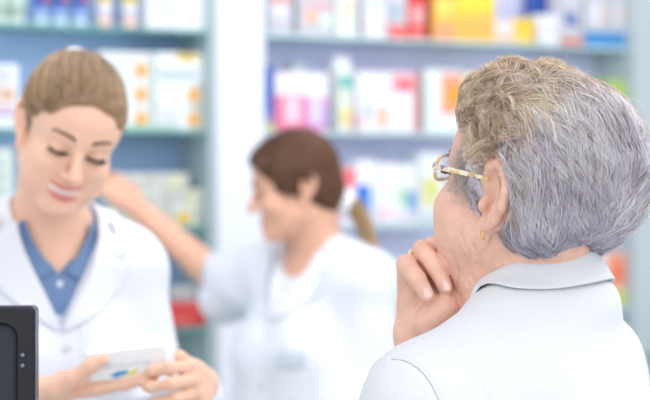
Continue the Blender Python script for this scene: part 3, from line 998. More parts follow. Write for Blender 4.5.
def eyes(Fh, parent, lids, iris_pitch, browcol, lash=True, browlift=0.0):
    for sx in (-1, 1):
        c = np.array((0.031 * sx, -0.0745, 0.001))
        bm = bmesh.new()
        bmesh.ops.create_uvsphere(bm, u_segments=20, v_segments=14, radius=0.0112 * Fh.s)
        M = Matrix(np.vstack([np.hstack([Fh.R, Fh.w(c)[:, None]]), [0, 0, 0, 1]]).tolist())
        bmesh.ops.transform(bm, matrix=M @ Matrix.Rotation(math.radians(90 + iris_pitch), 4, 'X'), verts=bm.verts)
        for f in bm.faces: f.smooth = True
        e = link('eye', bm_mesh('eye', bm), parent, [EYEW])
        d = np.array((0, -math.cos(math.radians(iris_pitch)), -math.sin(math.radians(iris_pitch))))
        bm = bmesh.new()
        bmesh.ops.create_circle(bm, cap_ends=True, radius=0.0056 * Fh.s, segments=18)
        q = Vector(Fh.d(d)).to_track_quat('Z', 'Y').to_matrix().to_4x4()
        bmesh.ops.transform(bm, matrix=Matrix.Translation(Fh.w(c + d * 0.0106)) @ q, verts=bm.verts)
        bmesh.ops.solidify(bm, geom=list(bm.faces), thickness=-0.0008)
        link('iris', bm_mesh('iris', bm), e, [IRIS])
        if lash:
            up = math.radians(lids[1])
            pts = []
            paths = []
            for i in range(22):
                az = math.radians(-72 + 144 * i / 21)
                dd = np.array((math.sin(az) * 1.0, -math.cos(az) * math.cos(up), math.sin(-up) * -1.0 * math.cos(az)))
                dd = np.array((math.sin(az), -math.cos(az) * math.cos(up), math.sin(up) * math.cos(az)))
                r0 = c + dd * 0.0127
                outd = np.array((math.sin(az) * 0.9, -0.8, -0.25))
                outd /= np.linalg.norm(outd)
                p1 = r0 + outd * 0.005; p2 = r0 + outd * 0.010 + np.array((0, 0, 0.0015))
                paths.append([r0, p1, p2]); pts.append(r0)
            paths = np.array(paths)
            W_ = Fh.w(paths.reshape(-1, 3)).reshape(paths.shape)
            V, Q = tube_np(W_, np.array([[0.0007, 0.0006, 0.0002]]), 4)
            V2, Q2 = tube_np(Fh.w(np.array(pts))[None], np.full((1, len(pts)), 0.0015), 5)
            link('eyelashes', mesh_np('eyelashes', np.vstack([V, V2]), np.vstack([Q, Q2 + len(V)])), parent, [LASH])


def brows(Fh, f, parent, m, lift=0.0, sx_=(-1, 1)):
    for sx in sx_:
        base = np.array([(sx * (0.013 + 0.034 * t), -0.12, 0.0215 + lift + 0.007 * math.sin(t * 2.1) - 0.002 * t) for t in np.linspace(0, 1, 40)])
        pts = march(f, Fh.w(base), Fh.d((0, 1, 0)), 40, 0.0006)
        t = np.linspace(0, 1, 40)
        out = Fh.d((sx * 1.0, -0.12, 0.30))
        paths = []
        r = np.random.RandomState(7)
        for k in range(40):
            for j in range(4):
                o = pts[k] + Fh.d((0, 0, (j - 1.5) * 0.0011 * (1 - 0.6 * t[k])))
                L = 0.006 * (1 - 0.4 * t[k])
                dv = Fh.d((sx * 1.0, 0.10 + 0.5 * t[k], 0.55 - 0.9 * t[k])); dv = dv / np.linalg.norm(dv)
                o = o + r.normal(size=3) * 0.0004
                paths.append([o, o + dv * L * 0.5, o + dv * L])
        V, Q = tube_np(np.array(paths), np.array([[0.0005, 0.0004, 0.00015]]), 3)
        link('eyebrow', mesh_np('eyebrow', V, Q), parent, [m])


def translucent_mix(m, f):
    """let part of the light through (hair)"""
    nt = m.node_tree; b = nt.nodes['Principled BSDF']; out = nt.nodes['Material Output']
    t = nt.nodes.new('ShaderNodeBsdfTranslucent'); mx = nt.nodes.new('ShaderNodeMixShader')
    mx.inputs[0].default_value = f
    src = b.inputs['Base Color'].links[0].from_socket
    nt.links.new(src, t.inputs['Color'])
    nt.links.new(b.outputs[0], mx.inputs[1]); nt.links.new(t.outputs[0], mx.inputs[2]); nt.links.new(mx.outputs[0], out.inputs[0])
    return m


def collar(name, fr, field, m, parent, rx, ry, phi0=-62, phi1=242, ctr=(0, 0, 0), hf=0.012, hb=0.030, fall=1.0, zoff=-0.022, spread=0.016, front_drop=0.0, thick=0.0024, point=0.0, gap=0.004):
    """turn-down collar round the neck of frame fr; 90 degrees is the nape"""
    n = 56
    phi = np.linspace(math.radians(phi0), math.radians(phi1), n)
    rows = []
    ctr = np.array(ctr)
    for i, a in enumerate(phi):
        back = (1 + math.sin(a)) / 2
        c, s_ = math.cos(a), math.sin(a)
        e = abs(2 * i / (n - 1) - 1)
        pt = point * max(0, (e - 0.75) / 0.25)
        rad = lambda k: ctr + np.array((c * (rx + k), s_ * (ry + k), 0))
        hs = hf + hb * back
        zb = zoff + 0.006 * back - front_drop * (1 - back)
        up = lambda k: np.array((0, 0, zb + hs * k))
        fl = fall * hs + pt
        rows.append([rad(-0.004) + up(0), rad(-0.003) + up(0.55), rad(-0.001) + up(1), rad(0.004) + up(1.0) + np.array((0, 0, 0.0005)),
                     rad(spread * .5) + up(1) - np.array((0, 0, fl * 0.3)), rad(spread * .75) + up(1) - np.array((0, 0, fl * 0.65)), rad(spread) + up(1) - np.array((0, 0, fl))])
    G = np.array(rows)
    gW = fr.w(G.reshape(-1, 3)).reshape(G.shape)
    for r_ in (4, 5, 6):
        pts = gW[:, r_].astype(np.float32)
        for _ in range(6):
            dd = field(pts); g = grad(field, pts)
            pts = pts + np.where(dd[:, None] < gap, (gap - dd)[:, None] * g, 0)
            if r_ == 6:
                pts = pts - np.where(dd[:, None] > gap + 0.003, np.minimum(dd - gap - 0.003, 0.010)[:, None] * g * 0.5, 0)
        gW[:, r_] = pts
    return sheet(name, gW, thick, m, parent, 1)


def lapel(name, fr, field, sgn, inner, outer, m, parent, off=0.004, thick=0.0026, n=26, k=8):
    """lapel lying on the chest; inner / outer edges given as (x, z) polylines in the body frame"""
    a = spline([(x, 0, z) for x, z in inner], n); b = np.array([np.interp(np.linspace(0, 1, n), np.linspace(0, 1, len(outer)), [q[i] for q in outer]) for i in (0, 1)]).T
    G = np.zeros((n, k, 3))
    for j in range(k):
        t = j / (k - 1)
        G[:, j, 0] = (a[:, 0] * (1 - t) + b[:, 0] * t) * sgn
        G[:, j, 2] = a[:, 2] * (1 - t) + b[:, 1] * t
    G[:, :, 1] = -0.30
    W_ = fr.w(G.reshape(-1, 3))
    t = np.tile(np.linspace(0, 1, k), n)
    w = march(field, W_, fr.d((0, 1, 0)), 60, 0.0, 0.5)
    g = grad(field, w.astype(np.float32))
    w = w + g * (off + 0.004 * (1 - t) ** 2 + 0.0)[:, None]
    return sheet(name, w.reshape(G.shape), thick, m, parent, 1)


def pulled_hair(name, FH, field_l, tie, N, K, cols, m, parent, seed, zmax=None, rad=0.00045, keep=None, lift=0.0015):
    """hair drawn tight over the skull to the tie point: cap mesh and strands"""
    f = lambda p: near(p, FH.c, 0.24, lambda q: field_l(FH.l(q)) * FH.s)
    hm = mesh_field(name, f, FH.c - 0.19, FH.c + 0.19, 0.003)
    o = link(name, hm, parent, [m])
    co = np.empty(len(hm.vertices) * 3, dtype=np.float32); hm.vertices.foreach_get('co', co); co = co.reshape(-1, 3)
    lv = FH.l(co)
    rs = np.random.RandomState(seed)
    att = hm.color_attributes.new('tint', 'FLOAT_COLOR', 'POINT')
    c4 = np.ones((len(co), 4), dtype=np.float32); c4[:, :3] = cols[0]
    att.data.foreach_set('color', c4.ravel())
    d = field_l(lv)
    roots = lv[rs.choice(len(lv), N, replace=True)]
    tie = np.asarray(tie)
    P_ = []
    for t in np.linspace(0, 1, K):
        q = roots * (1 - t) + tie * t
        q = q + 0.02 * np.sin(np.pi * t) * (q - np.array((0, 0.014, 0.03)))
        q = settle(field_l, q, 4, lift * math.sin(math.pi * min(1, t + 0.15)) + 0.0002)
        P_.append(q)
    paths = np.stack(P_, 1) + rs.normal(size=(N, 1, 3)) * 0.0005
    w = rs.rand(N, 1); band = 0.5 + 0.5 * wav(roots, 160, seed + 1)[:, None]
    c = cols[0] * (1 - w) + cols[1] * w
    c = np.where(rs.rand(N, 1) < 0.3 * band + 0.05, cols[2], c) * (0.8 + 0.4 * rs.rand(N, 1))
    W_ = FH.w(paths.reshape(-1, 3)).reshape(paths.shape)
    tag(strands('strands', W_, np.full((1, K), rad), c, m, o), kind='stuff')
    return o


def ponytail(name, pts, r0, n, cols, m, parent, seed, waves=0.15):
    """hanging tail of hair along pts"""
    rs = np.random.RandomState(seed)
    K = 18
    c = spline(pts, K); T = np.gradient(c, axis=0); T /= np.linalg.norm(T, axis=1, keepdims=True)
    A = np.cross(T, (0.3, 0.9, 0.1)); A /= np.linalg.norm(A, axis=1, keepdims=True); B = np.cross(T, A)
    t = np.linspace(0, 1, K)
    prof = np.interp(t, [0, 0.15, 0.5, 0.85, 1], [0.6, 1.0, 0.95, 0.6, 0.25]) * r0
    ang = rs.rand(n) * 6.28; rr = np.sqrt(rs.rand(n))
    paths = c[None] + prof[None, :, None] * rr[:, None, None] * (np.cos(ang)[:, None, None] * A[None] + np.sin(ang)[:, None, None] * B[None])
    L = 0.75 + 0.25 * rs.rand(n)
    idx = t[None, :] * L[:, None] * (K - 1)
    i0 = np.minimum(idx.astype(int), K - 2); fr = (idx - i0)[..., None]
    paths = np.take_along_axis(paths, i0[..., None], 1) * (1 - fr) + np.take_along_axis(paths, i0[..., None] + 1, 1) * fr
    w = rs.rand(n, 1)
    cc = cols[0] * (1 - w) + cols[1] * w
    cc = np.where(rs.rand(n, 1) < 0.35, cols[2], cc)
    V, Q = tube_np(c[None], (prof * 0.8)[None], 10)
    me = mesh_np(name, V, Q); a = me.color_attributes.new('tint', 'FLOAT_COLOR', 'POINT')
    c4 = np.ones((len(V), 4), dtype=np.float32); c4[:, :3] = cols[0]; a.data.foreach_set('color', c4.ravel())
    o = link(name, me, parent, [m])
    tag(strands('strands', paths, np.full((1, K), 0.0006), cc, m, o), kind='stuff')
    return o


def scrunchie(name, c, ax, R0, r0, m, parent):
    ax = np.asarray(ax, float) / np.linalg.norm(ax)
    e1 = np.cross(ax, (0.31, 0.2, 0.9)); e1 /= np.linalg.norm(e1); e2 = np.cross(ax, e1)
    n, k = 48, 10
    V = []
    for i in range(n):
        a = 2 * math.pi * i / n
        d = e1 * math.cos(a) + e2 * math.sin(a)
        rr = r0 * (1 + 0.18 * math.sin(a * 11))
        for j in range(k):
            b = 2 * math.pi * j / k
            V.append(np.asarray(c) + d * (R0 + rr * math.cos(b)) + ax * rr * math.sin(b) * 1.2)
    idx = np.arange(n * k).reshape(n, k)
    a = idx; b = np.roll(idx, -1, 0)
    Q = np.stack([a, b, np.roll(b, -1, 1), np.roll(a, -1, 1)], -1).reshape(-1, 4)
    return link(name, mesh_np(name, V, Q), parent, [m])


# ------------------------------------------------------------------ older customer in the foreground
YO = 1.9
RH = rot(-139, -12, 0)
HO = frame_at(RH, (0.074, 0.022, -0.010), P(495, 205, 1.855), 1.0)
OLD_YAW = -128
RT = rot(OLD_YAW, 12, 0)
TO = frame_at(RT, (0, 0, 0), P(516, 314, 1.93), 1.0)
CO = Frame(rot(OLD_YAW + 4, 15, 0), P(529, 281, 1.93), 1.0)

old = empty('person', (TO.c[0], TO.c[1], 0), 'person in pale jacket and gold spectacles seen from behind, chin resting on hand', 'person')

# raised right hand under the chin, seen from its palm side; joints placed in space
YH = 1.955
hand_o = {'s': 0.95, 'W': P(414, 334, 1.97)}
_k = 1.0
def Hp(px, py, dy): return P(px, py, YH + dy)
hand_o['fwd'] = np.array((-0.10, 0.15, 1.0)); hand_o['fwd'] /= np.linalg.norm(hand_o['fwd'])
hand_o['pn'] = np.array((0.75, -0.65, 0.0)); hand_o['sd'] = np.cross(hand_o['fwd'], hand_o['pn']) * 1.0
fo = [
    # index, behind, its bent knuckle by the mouth
    ([Hp(430, 268, 0.035), Hp(433, 246, 0.030), Hp(447, 252, 0.000), Hp(456, 266, -0.012)], (0.0105, 0.0102, 0.0085, 0.0075)),
    # middle finger with the bright nail
    ([Hp(419, 273, 0.019), Hp(422.5, 250, 0.004), Hp(436, 268, -0.019), Hp(445, 287, -0.022)], (0.0112, 0.0106, 0.0095, 0.0080)),
    # ring finger, lower left
    ([Hp(407, 285, 0.010), Hp(406.5, 265, -0.004), Hp(417, 279, -0.026), Hp(427, 295, -0.031)], (0.0112, 0.0108, 0.0096, 0.0080)),
    # little finger, tucked in behind
    ([Hp(412, 300, 0.030), Hp(406, 280, 0.030), Hp(413, 282, 0.006), Hp(420, 296, 0.000)], (0.0105, 0.0095, 0.0085, 0.0070)),
]
hand_o['f'] = fo
hand_o['t'] = ([Hp(430, 322, -0.008), Hp(444, 309, -0.010), Hp(454, 297, 0.004), Hp(463, 283, 0.014), Hp(472, 274, 0.022)], (0.0185, 0.0175, 0.0135, 0.0105, 0.0085))


def hand_o_field(p):
    W = hand_o['W']
    d = cap(p, W, Hp(414, 292, 0.012), 0.0200, 0.0185)
    d = smin(d, cap(p, W, Hp(430, 290, 0.022), 0.0195, 0.0165), 0.012)
    d = smin(d, cap(p, W + np.array((0.012, 0, 0.004)), Hp(438, 304, 0.000), 0.018, 0.0145), 0.012)
    for pts, r in fo:
        f = None
        for j in range(3):
            c = cap(p, pts[j], pts[j + 1], r[j], r[j + 1])
            f = c if f is None else smin(f, c, 0.0035)
        d = smin(d, f, 0.0018)
    tp, r = hand_o['t']
    f = None
    for j in range(4):
        c = cap(p, tp[j], tp[j + 1], r[j], r[j + 1])
        f = c if f is None else smin(f, c, 0.006)
    d = smin(d, f, 0.006)
    # the fold at the root of the little finger
    return d


SHO_L = TO.w((0.163, -0.024, -0.094)); SHO_R = TO.w((-0.108, -0.008, -0.074))
WR = hand_o['W']
ELB_R = np.array((WR[0] + 0.02, WR[1] + 0.03, WR[2] - 0.25))
ELB_L = SHO_L + np.array((-0.12, 0.04, -0.24)); WRI_L = ELB_L + np.array((-0.10, 0.20, -0.02))
HL = hand_joints(WRI_L, (-0.3, 0.9, 0.0), (0, 0, -1), (1, 0, 0), [(15, 20, 15)] * 4)


def old_head(p):
    return head_field(HO.l(p), 0.0, 1.0, ear_z=-0.010, ear_s=1.27, jowl=1.0, lids=(-22, 12))


def old_torso(p, off=0.0):
    q = TO.l(p)
    rs_ = cap(q, (-0.03, 0.02, -0.02), (-0.106, -0.004, -0.068), 0.034, 0.042) - off
    rs_ = smin(rs_, ell(CO.l(p), (0, 0.014, -0.036), (0.066, 0.066, 0.026)) - off * 0.6, 0.03)
    return smin(rs_, torso_field(q, off, bust=0.01, sh=0.140, slope=0.088, belly=0.012, hunch=0.0, trap=0.026, ztrap=-0.004, shy=-0.012), 0.04)


def old_body(p):
    d = near(p, HO.c, 0.20, old_head)
    # neck
    d = smin(d, cap(p, HO.w((0, 0.030, -0.050)), CO.w((0, 0.008, -0.035)), 0.050, 0.051), 0.03)
    d = smin(d, cap(p, HO.w((0, -0.040, -0.085)), TO.w((0, -0.030, -0.02)), 0.026, 0.034), 0.04)
    d = smin(d, old_torso(p, -0.004), 0.03)
    d = smin(d, legs_field(TO0.l(p)), 0.04)
    for s, e, w in ((SHO_L, ELB_L, WRI_L), (SHO_R, ELB_R, WR)):
        d = smin(d, cap(p, s, e, 0.044, 0.036), 0.03)
        d = smin(d, cap(p, e, w, 0.036, 0.0215), 0.012)
    d = smin(d, near(p, hand_o['W'] + np.array((0, 0, 0.05)), 0.14, hand_o_field), 0.0045)
    d = smin(d, near(p, WRI_L, 0.25, lambda q: hand_field(q, HL)), 0.012)
    for sx in (-1, 1):
        ft = TO0.w((0.085 * sx, 0.025, 0)); ft[2] = 0.05
        tw = TO0.w((0.095 * sx, -0.10, 0)); tw[2] = 0.035
        d = smin(d, cap(p, ft, tw, 0.038, 0.030), 0.02)
    return d


TO0 = Frame(rot(OLD_YAW, 0, 0), np.array((TO.c[0], TO.c[1], 1.36)), 1.0)
GRV = []
for ln in ([(461, 236), (469, 258), (468, 284)], [(473, 246), (481, 266), (479, 288)], [(452, 252), (457, 272), (456, 286)], [(466, 262), (474, 284)], [(452, 179), (462, 175)], [(453, 184), (464, 184)], [(452, 189), (463, 193)], [(490, 246), (500, 262), (503, 280)]):
    px = spline([(x, y, 0) for x, y in ln], 8)
    o_ = np.array([P(x, y, 1.5) for x, y, _ in px]); dv = o_ - np.array((0, 0, ZC)); dv /= np.linalg.norm(dv, axis=1, keepdims=True)
    q_ = o_.astype(np.float32).copy()
    for _ in range(60): q_ += (0.7 * old_body(q_))[:, None] * dv.astype(np.float32)
    if (q_[:, 1] < 2.05).all(): GRV.append(q_)




def old_body_lined(p):
    d = old_body(p)
    for g_ in GRV:
        def ln(q):
            e = None
            for i in range(len(g_) - 1):
                c = cap(q, g_[i], g_[i + 1], 0, 0); e = c if e is None else np.minimum(e, c)
            return 0.0030 * np.exp(-(e / 0.0018) ** 2)
        m = np.linalg.norm(p - g_.mean(0), axis=1) < 0.05
        if m.any(): d[m] += ln(p[m])
    return d


body = link('body', mesh_field('body', old_body_lined, (-0.25, 1.5, 0.0), (0.65, 2.45, 1.68), 0.0019, 1.17, 0.010), old, [SKIN_OLD])
lips_face(body, HO, LIP)
eyes(HO, old, (-22, 12), 0, None, lash=True)
BROW_G = mat('grey brow hair', (170, 150, 132), 0.6)
brows(HO, old_body, old, BROW_G)


# jacket
JK = mat('pale blue grey linen', (226, 228, 233), 0.8, 0.02, 300, bump=0.25, bscale=1200)
JK_IN = mat('jacket lining', (196, 204, 214), 0.8, 0.02, 100)


def old_jacket(p):
    d = old_torso(p, 0.012)
    d = smin(d, smin(cap(p, SHO_L, ELB_L, 0.068, 0.058), cap(p, ELB_L, WRI_L, 0.056, 0.046), 0.03), 0.035)
    d = smin(d, smin(cap(p, SHO_R, ELB_R, 0.064, 0.058), cap(p, ELB_R, ELB_R + (WR - ELB_R) * 0.80, 0.056, 0.038), 0.03), 0.035)
    q = TO.l(p)
    sk = ell(TO0.l(p), (0, 0.01, -0.48), (0.205, 0.165, 0.30))
    d = smin(d, np.maximum(sk, -(TO0.l(p)[:, 2] + 0.66)), 0.05)
    # soft drapery folds
    r = np.random.RandomState(5)
    d = d + 0.0016 * wav(p, 60, 2) + 0.0026 * wav(p * np.array((1, 1, 0.45), dtype=np.float32), 40, 9)
    # armhole seam
    for s, sg in ((SHO_L, 1), (SHO_R, -1)):
        n = TO.d((sg * 0.93, 0.0, -0.36)); n = n / np.linalg.norm(n)
        pl = (p - (s - n * 0.004)) @ n.astype(np.float32)
        dd = np.linalg.norm(p - s.astype(np.float32), axis=1)
        d = d + np.where(dd < 0.13, 0.0016 * np.exp(-(pl / 0.0022) ** 2) - 0.0012 * np.exp(-((pl + 0.006) / 0.004) ** 2), 0)
    # opening for the neck
    hole = cap(p, CO.w((0, 0.010, -0.06)), CO.w((0, 0.010, 0.10)), 0.054, 0.060)
    front = np.maximum(np.abs(q[:, 0]) - np.clip((q[:, 2] + 0.16) * 0.5, 0, 0.06), q[:, 1] + 0.02)
    d = smax(d, -hole, 0.008)
    d = np.maximum(d, -front)
    return d


SEAM = []
for ln in ([(391, 358), (404, 360), (418, 368), (430, 382), (440, 402)],):
    px = spline([(x, y, 0) for x, y in ln], 14)
    o_ = np.array([P(x, y, 1.4) for x, y, _ in px]); dv = o_ - np.array((0, 0, ZC)); dv /= np.linalg.norm(dv, axis=1, keepdims=True)
    q_ = o_.astype(np.float32).copy()
    for _ in range(60): q_ += (0.7 * old_jacket(q_))[:, None] * dv.astype(np.float32)
    SEAM.append(q_)


def old_jacket_sewn(p):
    d = old_jacket(p)
    for g_ in SEAM:
        m = np.linalg.norm(p - g_.mean(0), axis=1) < 0.09
        if m.any():
            q = p[m]; e = None
            for i in range(len(g_) - 1):
                c = cap(q, g_[i], g_[i + 1], 0, 0); e = c if e is None else np.minimum(e, c)
            d[m] += 0.0030 * np.exp(-(e / 0.0032) ** 2) - 0.0010 * np.exp(-((e - 0.007) / 0.004) ** 2)
    return d


jk = link('jacket', mesh_field('jacket', old_jacket_sewn, (-0.30, 1.45, 0.6), (0.65, 2.45, 1.5), 0.003, 1.17, 0.010), old, [JK])

SEAMM = mat('seam thread', (176, 176, 178), 0.8)
for g_ in SEAM:
    tube('seam', settle(old_jacket_sewn, g_, 6, 0.0002), [0.0007, 0.0007], SEAMM, jk, 40, 6)
collar('collar', CO, old_jacket, JK, old, 0.058, 0.060, ctr=(0, 0.010, 0), hf=0.030, hb=0.014, fall=1.12, spread=0.019)


# hair: a full short cut, curled in front, swept back and down behind
def hair_limit(z):
    return np.interp(z, [-0.03, 0.005, 0.03, 0.05, 0.07], [0.062, 0.0715, 0.078, 0.084, 0.090])


def old_hair_l(p):
    a = p.copy(); a[:, 0] = np.abs(a[:, 0])
    d = ell(p, (0, 0.028, 0.036), (0.086, 0.110, 0.094))
    d = smin(d, ell(p, (0, 0.066, -0.012), (0.071, 0.056, 0.052)), 0.03)
    d = smin(d, ell(a, (0.030, -0.034, 0.080), (0.044, 0.036, 0.038)), 0.03)
    d = smax(d, -(p[:, 2] + 0.064 - 0.85 * np.maximum(p[:, 1] - 0.055, 0)), 0.03)
    d = smin(d, ell(a, (0.064, -0.026, 0.050), (0.024, 0.030, 0.034)), 0.02)
    d = smax(d, -ell(p, (0, -0.125, -0.032), (0.086, 0.092, 0.074)), 0.012)
    d = smax(d, -ell(a, (0.098, 0.018, -0.006), (0.036, 0.032, 0.052)), 0.010)
    d = smax(d, -ell(a, (0.060, -0.030, -0.080), (0.060, 0.075, 0.062)), 0.012)
    d = smax(d, -ell(a, (0.072, -0.104, -0.010), (0.050, 0.060, 0.034)), 0.008)
    L_ = 0.755 * a[:, 0] - 0.656 * p[:, 1]
    d = smax(d, L_ - hair_limit(p[:, 2]) + 0.004, 0.012)
    # locks
    fr = np.clip((0.06 - p[:, 1]) / 0.10, 0.45, 1)
    d = d + 0.0038 * wav(p * np.array((1, 0.7, 1), dtype=np.float32), 62, 14) + fr * (0.0042 * wav(p, 130, 3) + 0.0026 * wav(p, 240, 4))
    return d


def old_hair(p):
    return old_hair_l(HO.l(p)) * HO.s


HAIR_O = translucent_mix(mat('grey and blonde hair', (190, 180, 170), 0.36, attr='tint', spec=0.6), 0.08)
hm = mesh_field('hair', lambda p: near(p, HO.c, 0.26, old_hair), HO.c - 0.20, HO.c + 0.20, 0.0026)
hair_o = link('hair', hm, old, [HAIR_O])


def old_tint(l, rs):
    """hair colour at a head-local point: sandy in front, silver behind, darker grey at the nape"""
    n = len(l)
    w = np.clip((l[:, 1] - 0.30 * l[:, 2] + 0.012 + 0.022 * wav(l, 70, 6) + 0.030 * rs.normal(size=n)) / 0.06, 0, 1)[:, None]
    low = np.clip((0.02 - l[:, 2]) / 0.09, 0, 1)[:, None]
    sand = np.array(srgb((245, 219, 193))); brown = np.array(srgb((200, 168, 138)))
    silv = np.array(srgb((243, 236, 252))); grey = np.array(srgb((172, 169, 182)))
    r = rs.rand(n, 1)
    front = sand * (1 - 0.7 * (r < 0.32)) + brown * 0.7 * (r < 0.32)
    r2 = rs.rand(n, 1)
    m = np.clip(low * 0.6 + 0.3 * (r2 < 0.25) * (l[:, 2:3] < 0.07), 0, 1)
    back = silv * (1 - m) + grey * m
    w = np.maximum(w, np.clip((0.036 - l[:, 2:3]) / 0.02, 0, 1) * (l[:, 1:2] < 0.01))
    c = front * (1 - w) + back * w
    mid = np.array(srgb((168, 148, 132)))
    c = np.where((rs.rand(n, 1) < 0.34 * np.exp(-((w - 0.6) / 0.35) ** 2) * (l[:, 2:3] > 0.0)), mid, c)
    return np.minimum(c * (0.88 + 0.26 * rs.rand(n, 1)), 0.95)


rs = np.random.RandomState(11)
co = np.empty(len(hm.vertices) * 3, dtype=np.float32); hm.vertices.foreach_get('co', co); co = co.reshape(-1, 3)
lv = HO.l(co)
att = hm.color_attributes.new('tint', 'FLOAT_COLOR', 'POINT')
cc = np.ones((len(co), 4), dtype=np.float32); cc[:, :3] = old_tint(lv, rs) * 0.72  # base darkened so gaps between the strands read as shadow
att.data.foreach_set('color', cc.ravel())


def hair_dir(l, N, swirl):
    y = l[:, 1]; z = l[:, 2]
    back = np.clip((y + 0.02) / 0.10, 0, 1); down = np.clip((0.13 - z) / 0.10, 0, 1)
    v = np.stack([np.zeros(len(l)), 1.0 - 0.55 * back * down, -0.10 - 0.62 * down - 0.35 * back], 1)
    v[:, 0] += 0.25 * np.sign(l[:, 0]) * (1 - down)
    v -= N * (v * N).sum(1, keepdims=True)
    v /= np.linalg.norm(v, axis=1, keepdims=True) + 1e-9
    s = np.cross(N, v)
    ang = swirl[:, None]
    return v * np.cos(ang) + s * np.sin(ang)


def grow_old(rl, L, K, lift, seed, curl):
    """guide paths (head local) from roots rl of length L"""
    p = rl.astype(np.float32).copy(); out = []
    rq = np.random.RandomState(seed)
    ph = rq.rand(len(p)) * 6.28
    for k in range(K):
        t = k / (K - 1)
        N = grad(old_hair_l, p)
        frontness = np.clip((0.035 - rl[:, 1]) / 0.06, 0, 1)
        sw = frontness * curl * (1.5 * wav(rl, 55, 21) + 1.6 * np.sin(ph + 3.6 * t)) + (1 - frontness) * (0.5 * wav(p, 45, 22) + 0.45 * np.sin(ph + 5 * t))
        tgt = -0.002 + lift * np.sin(np.pi * min(t * 0.95, 1.0)) * (0.6 + 0.8 * frontness)
        dcur = old_hair_l(p)
        p = p + (np.clip(tgt - dcur, -0.004, 0.004))[:, None] * N
        out.append(p.copy())
        p = p + hair_dir(p, N, sw).astype(np.float32) * (L / (K - 1))[:, None]
    return np.stack(out, 1)


NG, PER, KS = 1500, 24, 11
ok = lv[(lv[:, 2] > -0.10)]
gi = rs.choice(len(ok), NG, replace=False)
roots = ok[gi]
frn = np.clip((0.035 - roots[:, 1]) / 0.06, 0, 1)
L = (0.058 - 0.014 * frn) * (0.75 + 0.6 * rs.rand(NG))
L *= np.where(roots[:, 2] < -0.03, 0.6, 1)
guides = grow_old(roots, L, KS, 0.0080, 5, 1.0)
tt = np.linspace(0, 1, KS)
spread = 0.0055
offs = rs.normal(size=(NG, PER, 3)) * spread
Ng = grad(old_hair_l, roots.astype(np.float32))
offs -= Ng[:, None, :] * (offs * Ng[:, None, :]).sum(2, keepdims=True) * 0.75
paths = guides[:, None, :, :] + offs[:, :, None, :] * (1 - 0.78 * tt)[None, None, :, None]
paths += (rs.normal(size=(NG, PER, 1, 3)) * 0.0016) * (tt ** 2)[None, None, :, None]
paths = paths.reshape(-1, KS, 3)
pa = np.abs(paths.reshape(-1, 3) * np.array((1, 0, 0))) + paths.reshape(-1, 3) * np.array((0, 1, 1))
bad = (ell(pa, (0.094, 0.019, -0.006), (0.034, 0.031, 0.050)) < 0) | (ell(pa, (0.074, -0.104, -0.010), (0.046, 0.058, 0.031)) < 0) | (ell(pa, (0, -0.125, -0.036), (0.084, 0.088, 0.070)) < 0)
bad |= 0.755 * pa[:, 0] - 0.656 * pa[:, 1] > hair_limit(pa[:, 2])
paths = paths[~bad.reshape(-1, KS).any(1)]
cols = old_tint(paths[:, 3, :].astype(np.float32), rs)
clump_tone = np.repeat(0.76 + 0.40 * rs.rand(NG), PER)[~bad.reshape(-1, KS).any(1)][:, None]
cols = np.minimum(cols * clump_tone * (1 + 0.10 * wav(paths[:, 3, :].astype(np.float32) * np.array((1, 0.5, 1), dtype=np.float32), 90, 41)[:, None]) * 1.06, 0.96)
radp = np.array([0.00021] * (KS - 3) + [0.00019, 0.00014, 0.00008])[None] * (0.8 + 0.5 * rs.rand(len(paths), 1))
Wp = HO.w(paths.reshape(-1, 3)).reshape(paths.shape)
tag(strands('strands', Wp, radp, cols, HAIR_O, hair_o), kind='stuff')
# short wisps in front of the ears
wr = []
for sx in (1, -1):
    n_ = 420
    o_ = np.stack([np.full(n_, 0.12 * sx), -0.016 - 0.034 * rs.rand(n_), 0.000 + 0.040 * rs.rand(n_)], 1)
    dn = np.zeros_like(o_); dn[:, 0] = -sx
    W0_ = HO.w(o_).astype(np.float32); Wd = HO.d(dn)
    for _ in range(40): W0_ = W0_ + (0.8 * old_head(W0_))[:, None] * Wd
    l_ = HO.l(W0_); ln_ = 0.016 + 0.016 * rs.rand(n_); c1 = rs.normal(size=n_) * 0.9
    tt_ = np.linspace(0, 1, KS)
    ang = -1.15 + 0.5 * rs.normal(size=n_)
    pts = [l_]
    for k in range(1, KS):
        t_ = tt_[k]; a_t = ang + c1 * t_ * 1.6
        st = np.stack([sx * (0.30 - 0.45 * t_) * np.ones(n_), np.cos(a_t), np.sin(a_t)], 1)
        pts.append(pts[-1] + st / np.linalg.norm(st, axis=1, keepdims=True) * (ln_ / (KS - 1))[:, None])
    wr.append(np.stack(pts, 1))
wr = np.concatenate(wr)
gs = np.array(srgb((226, 218, 212))) * (0.75 + 0.3 * rs.rand(len(wr), 1))
tag(strands('temple_wisps', HO.w(wr.reshape(-1, 3)).reshape(wr.shape), np.full((1, KS), 0.0002), gs, HAIR_O, hair_o), kind='stuff')
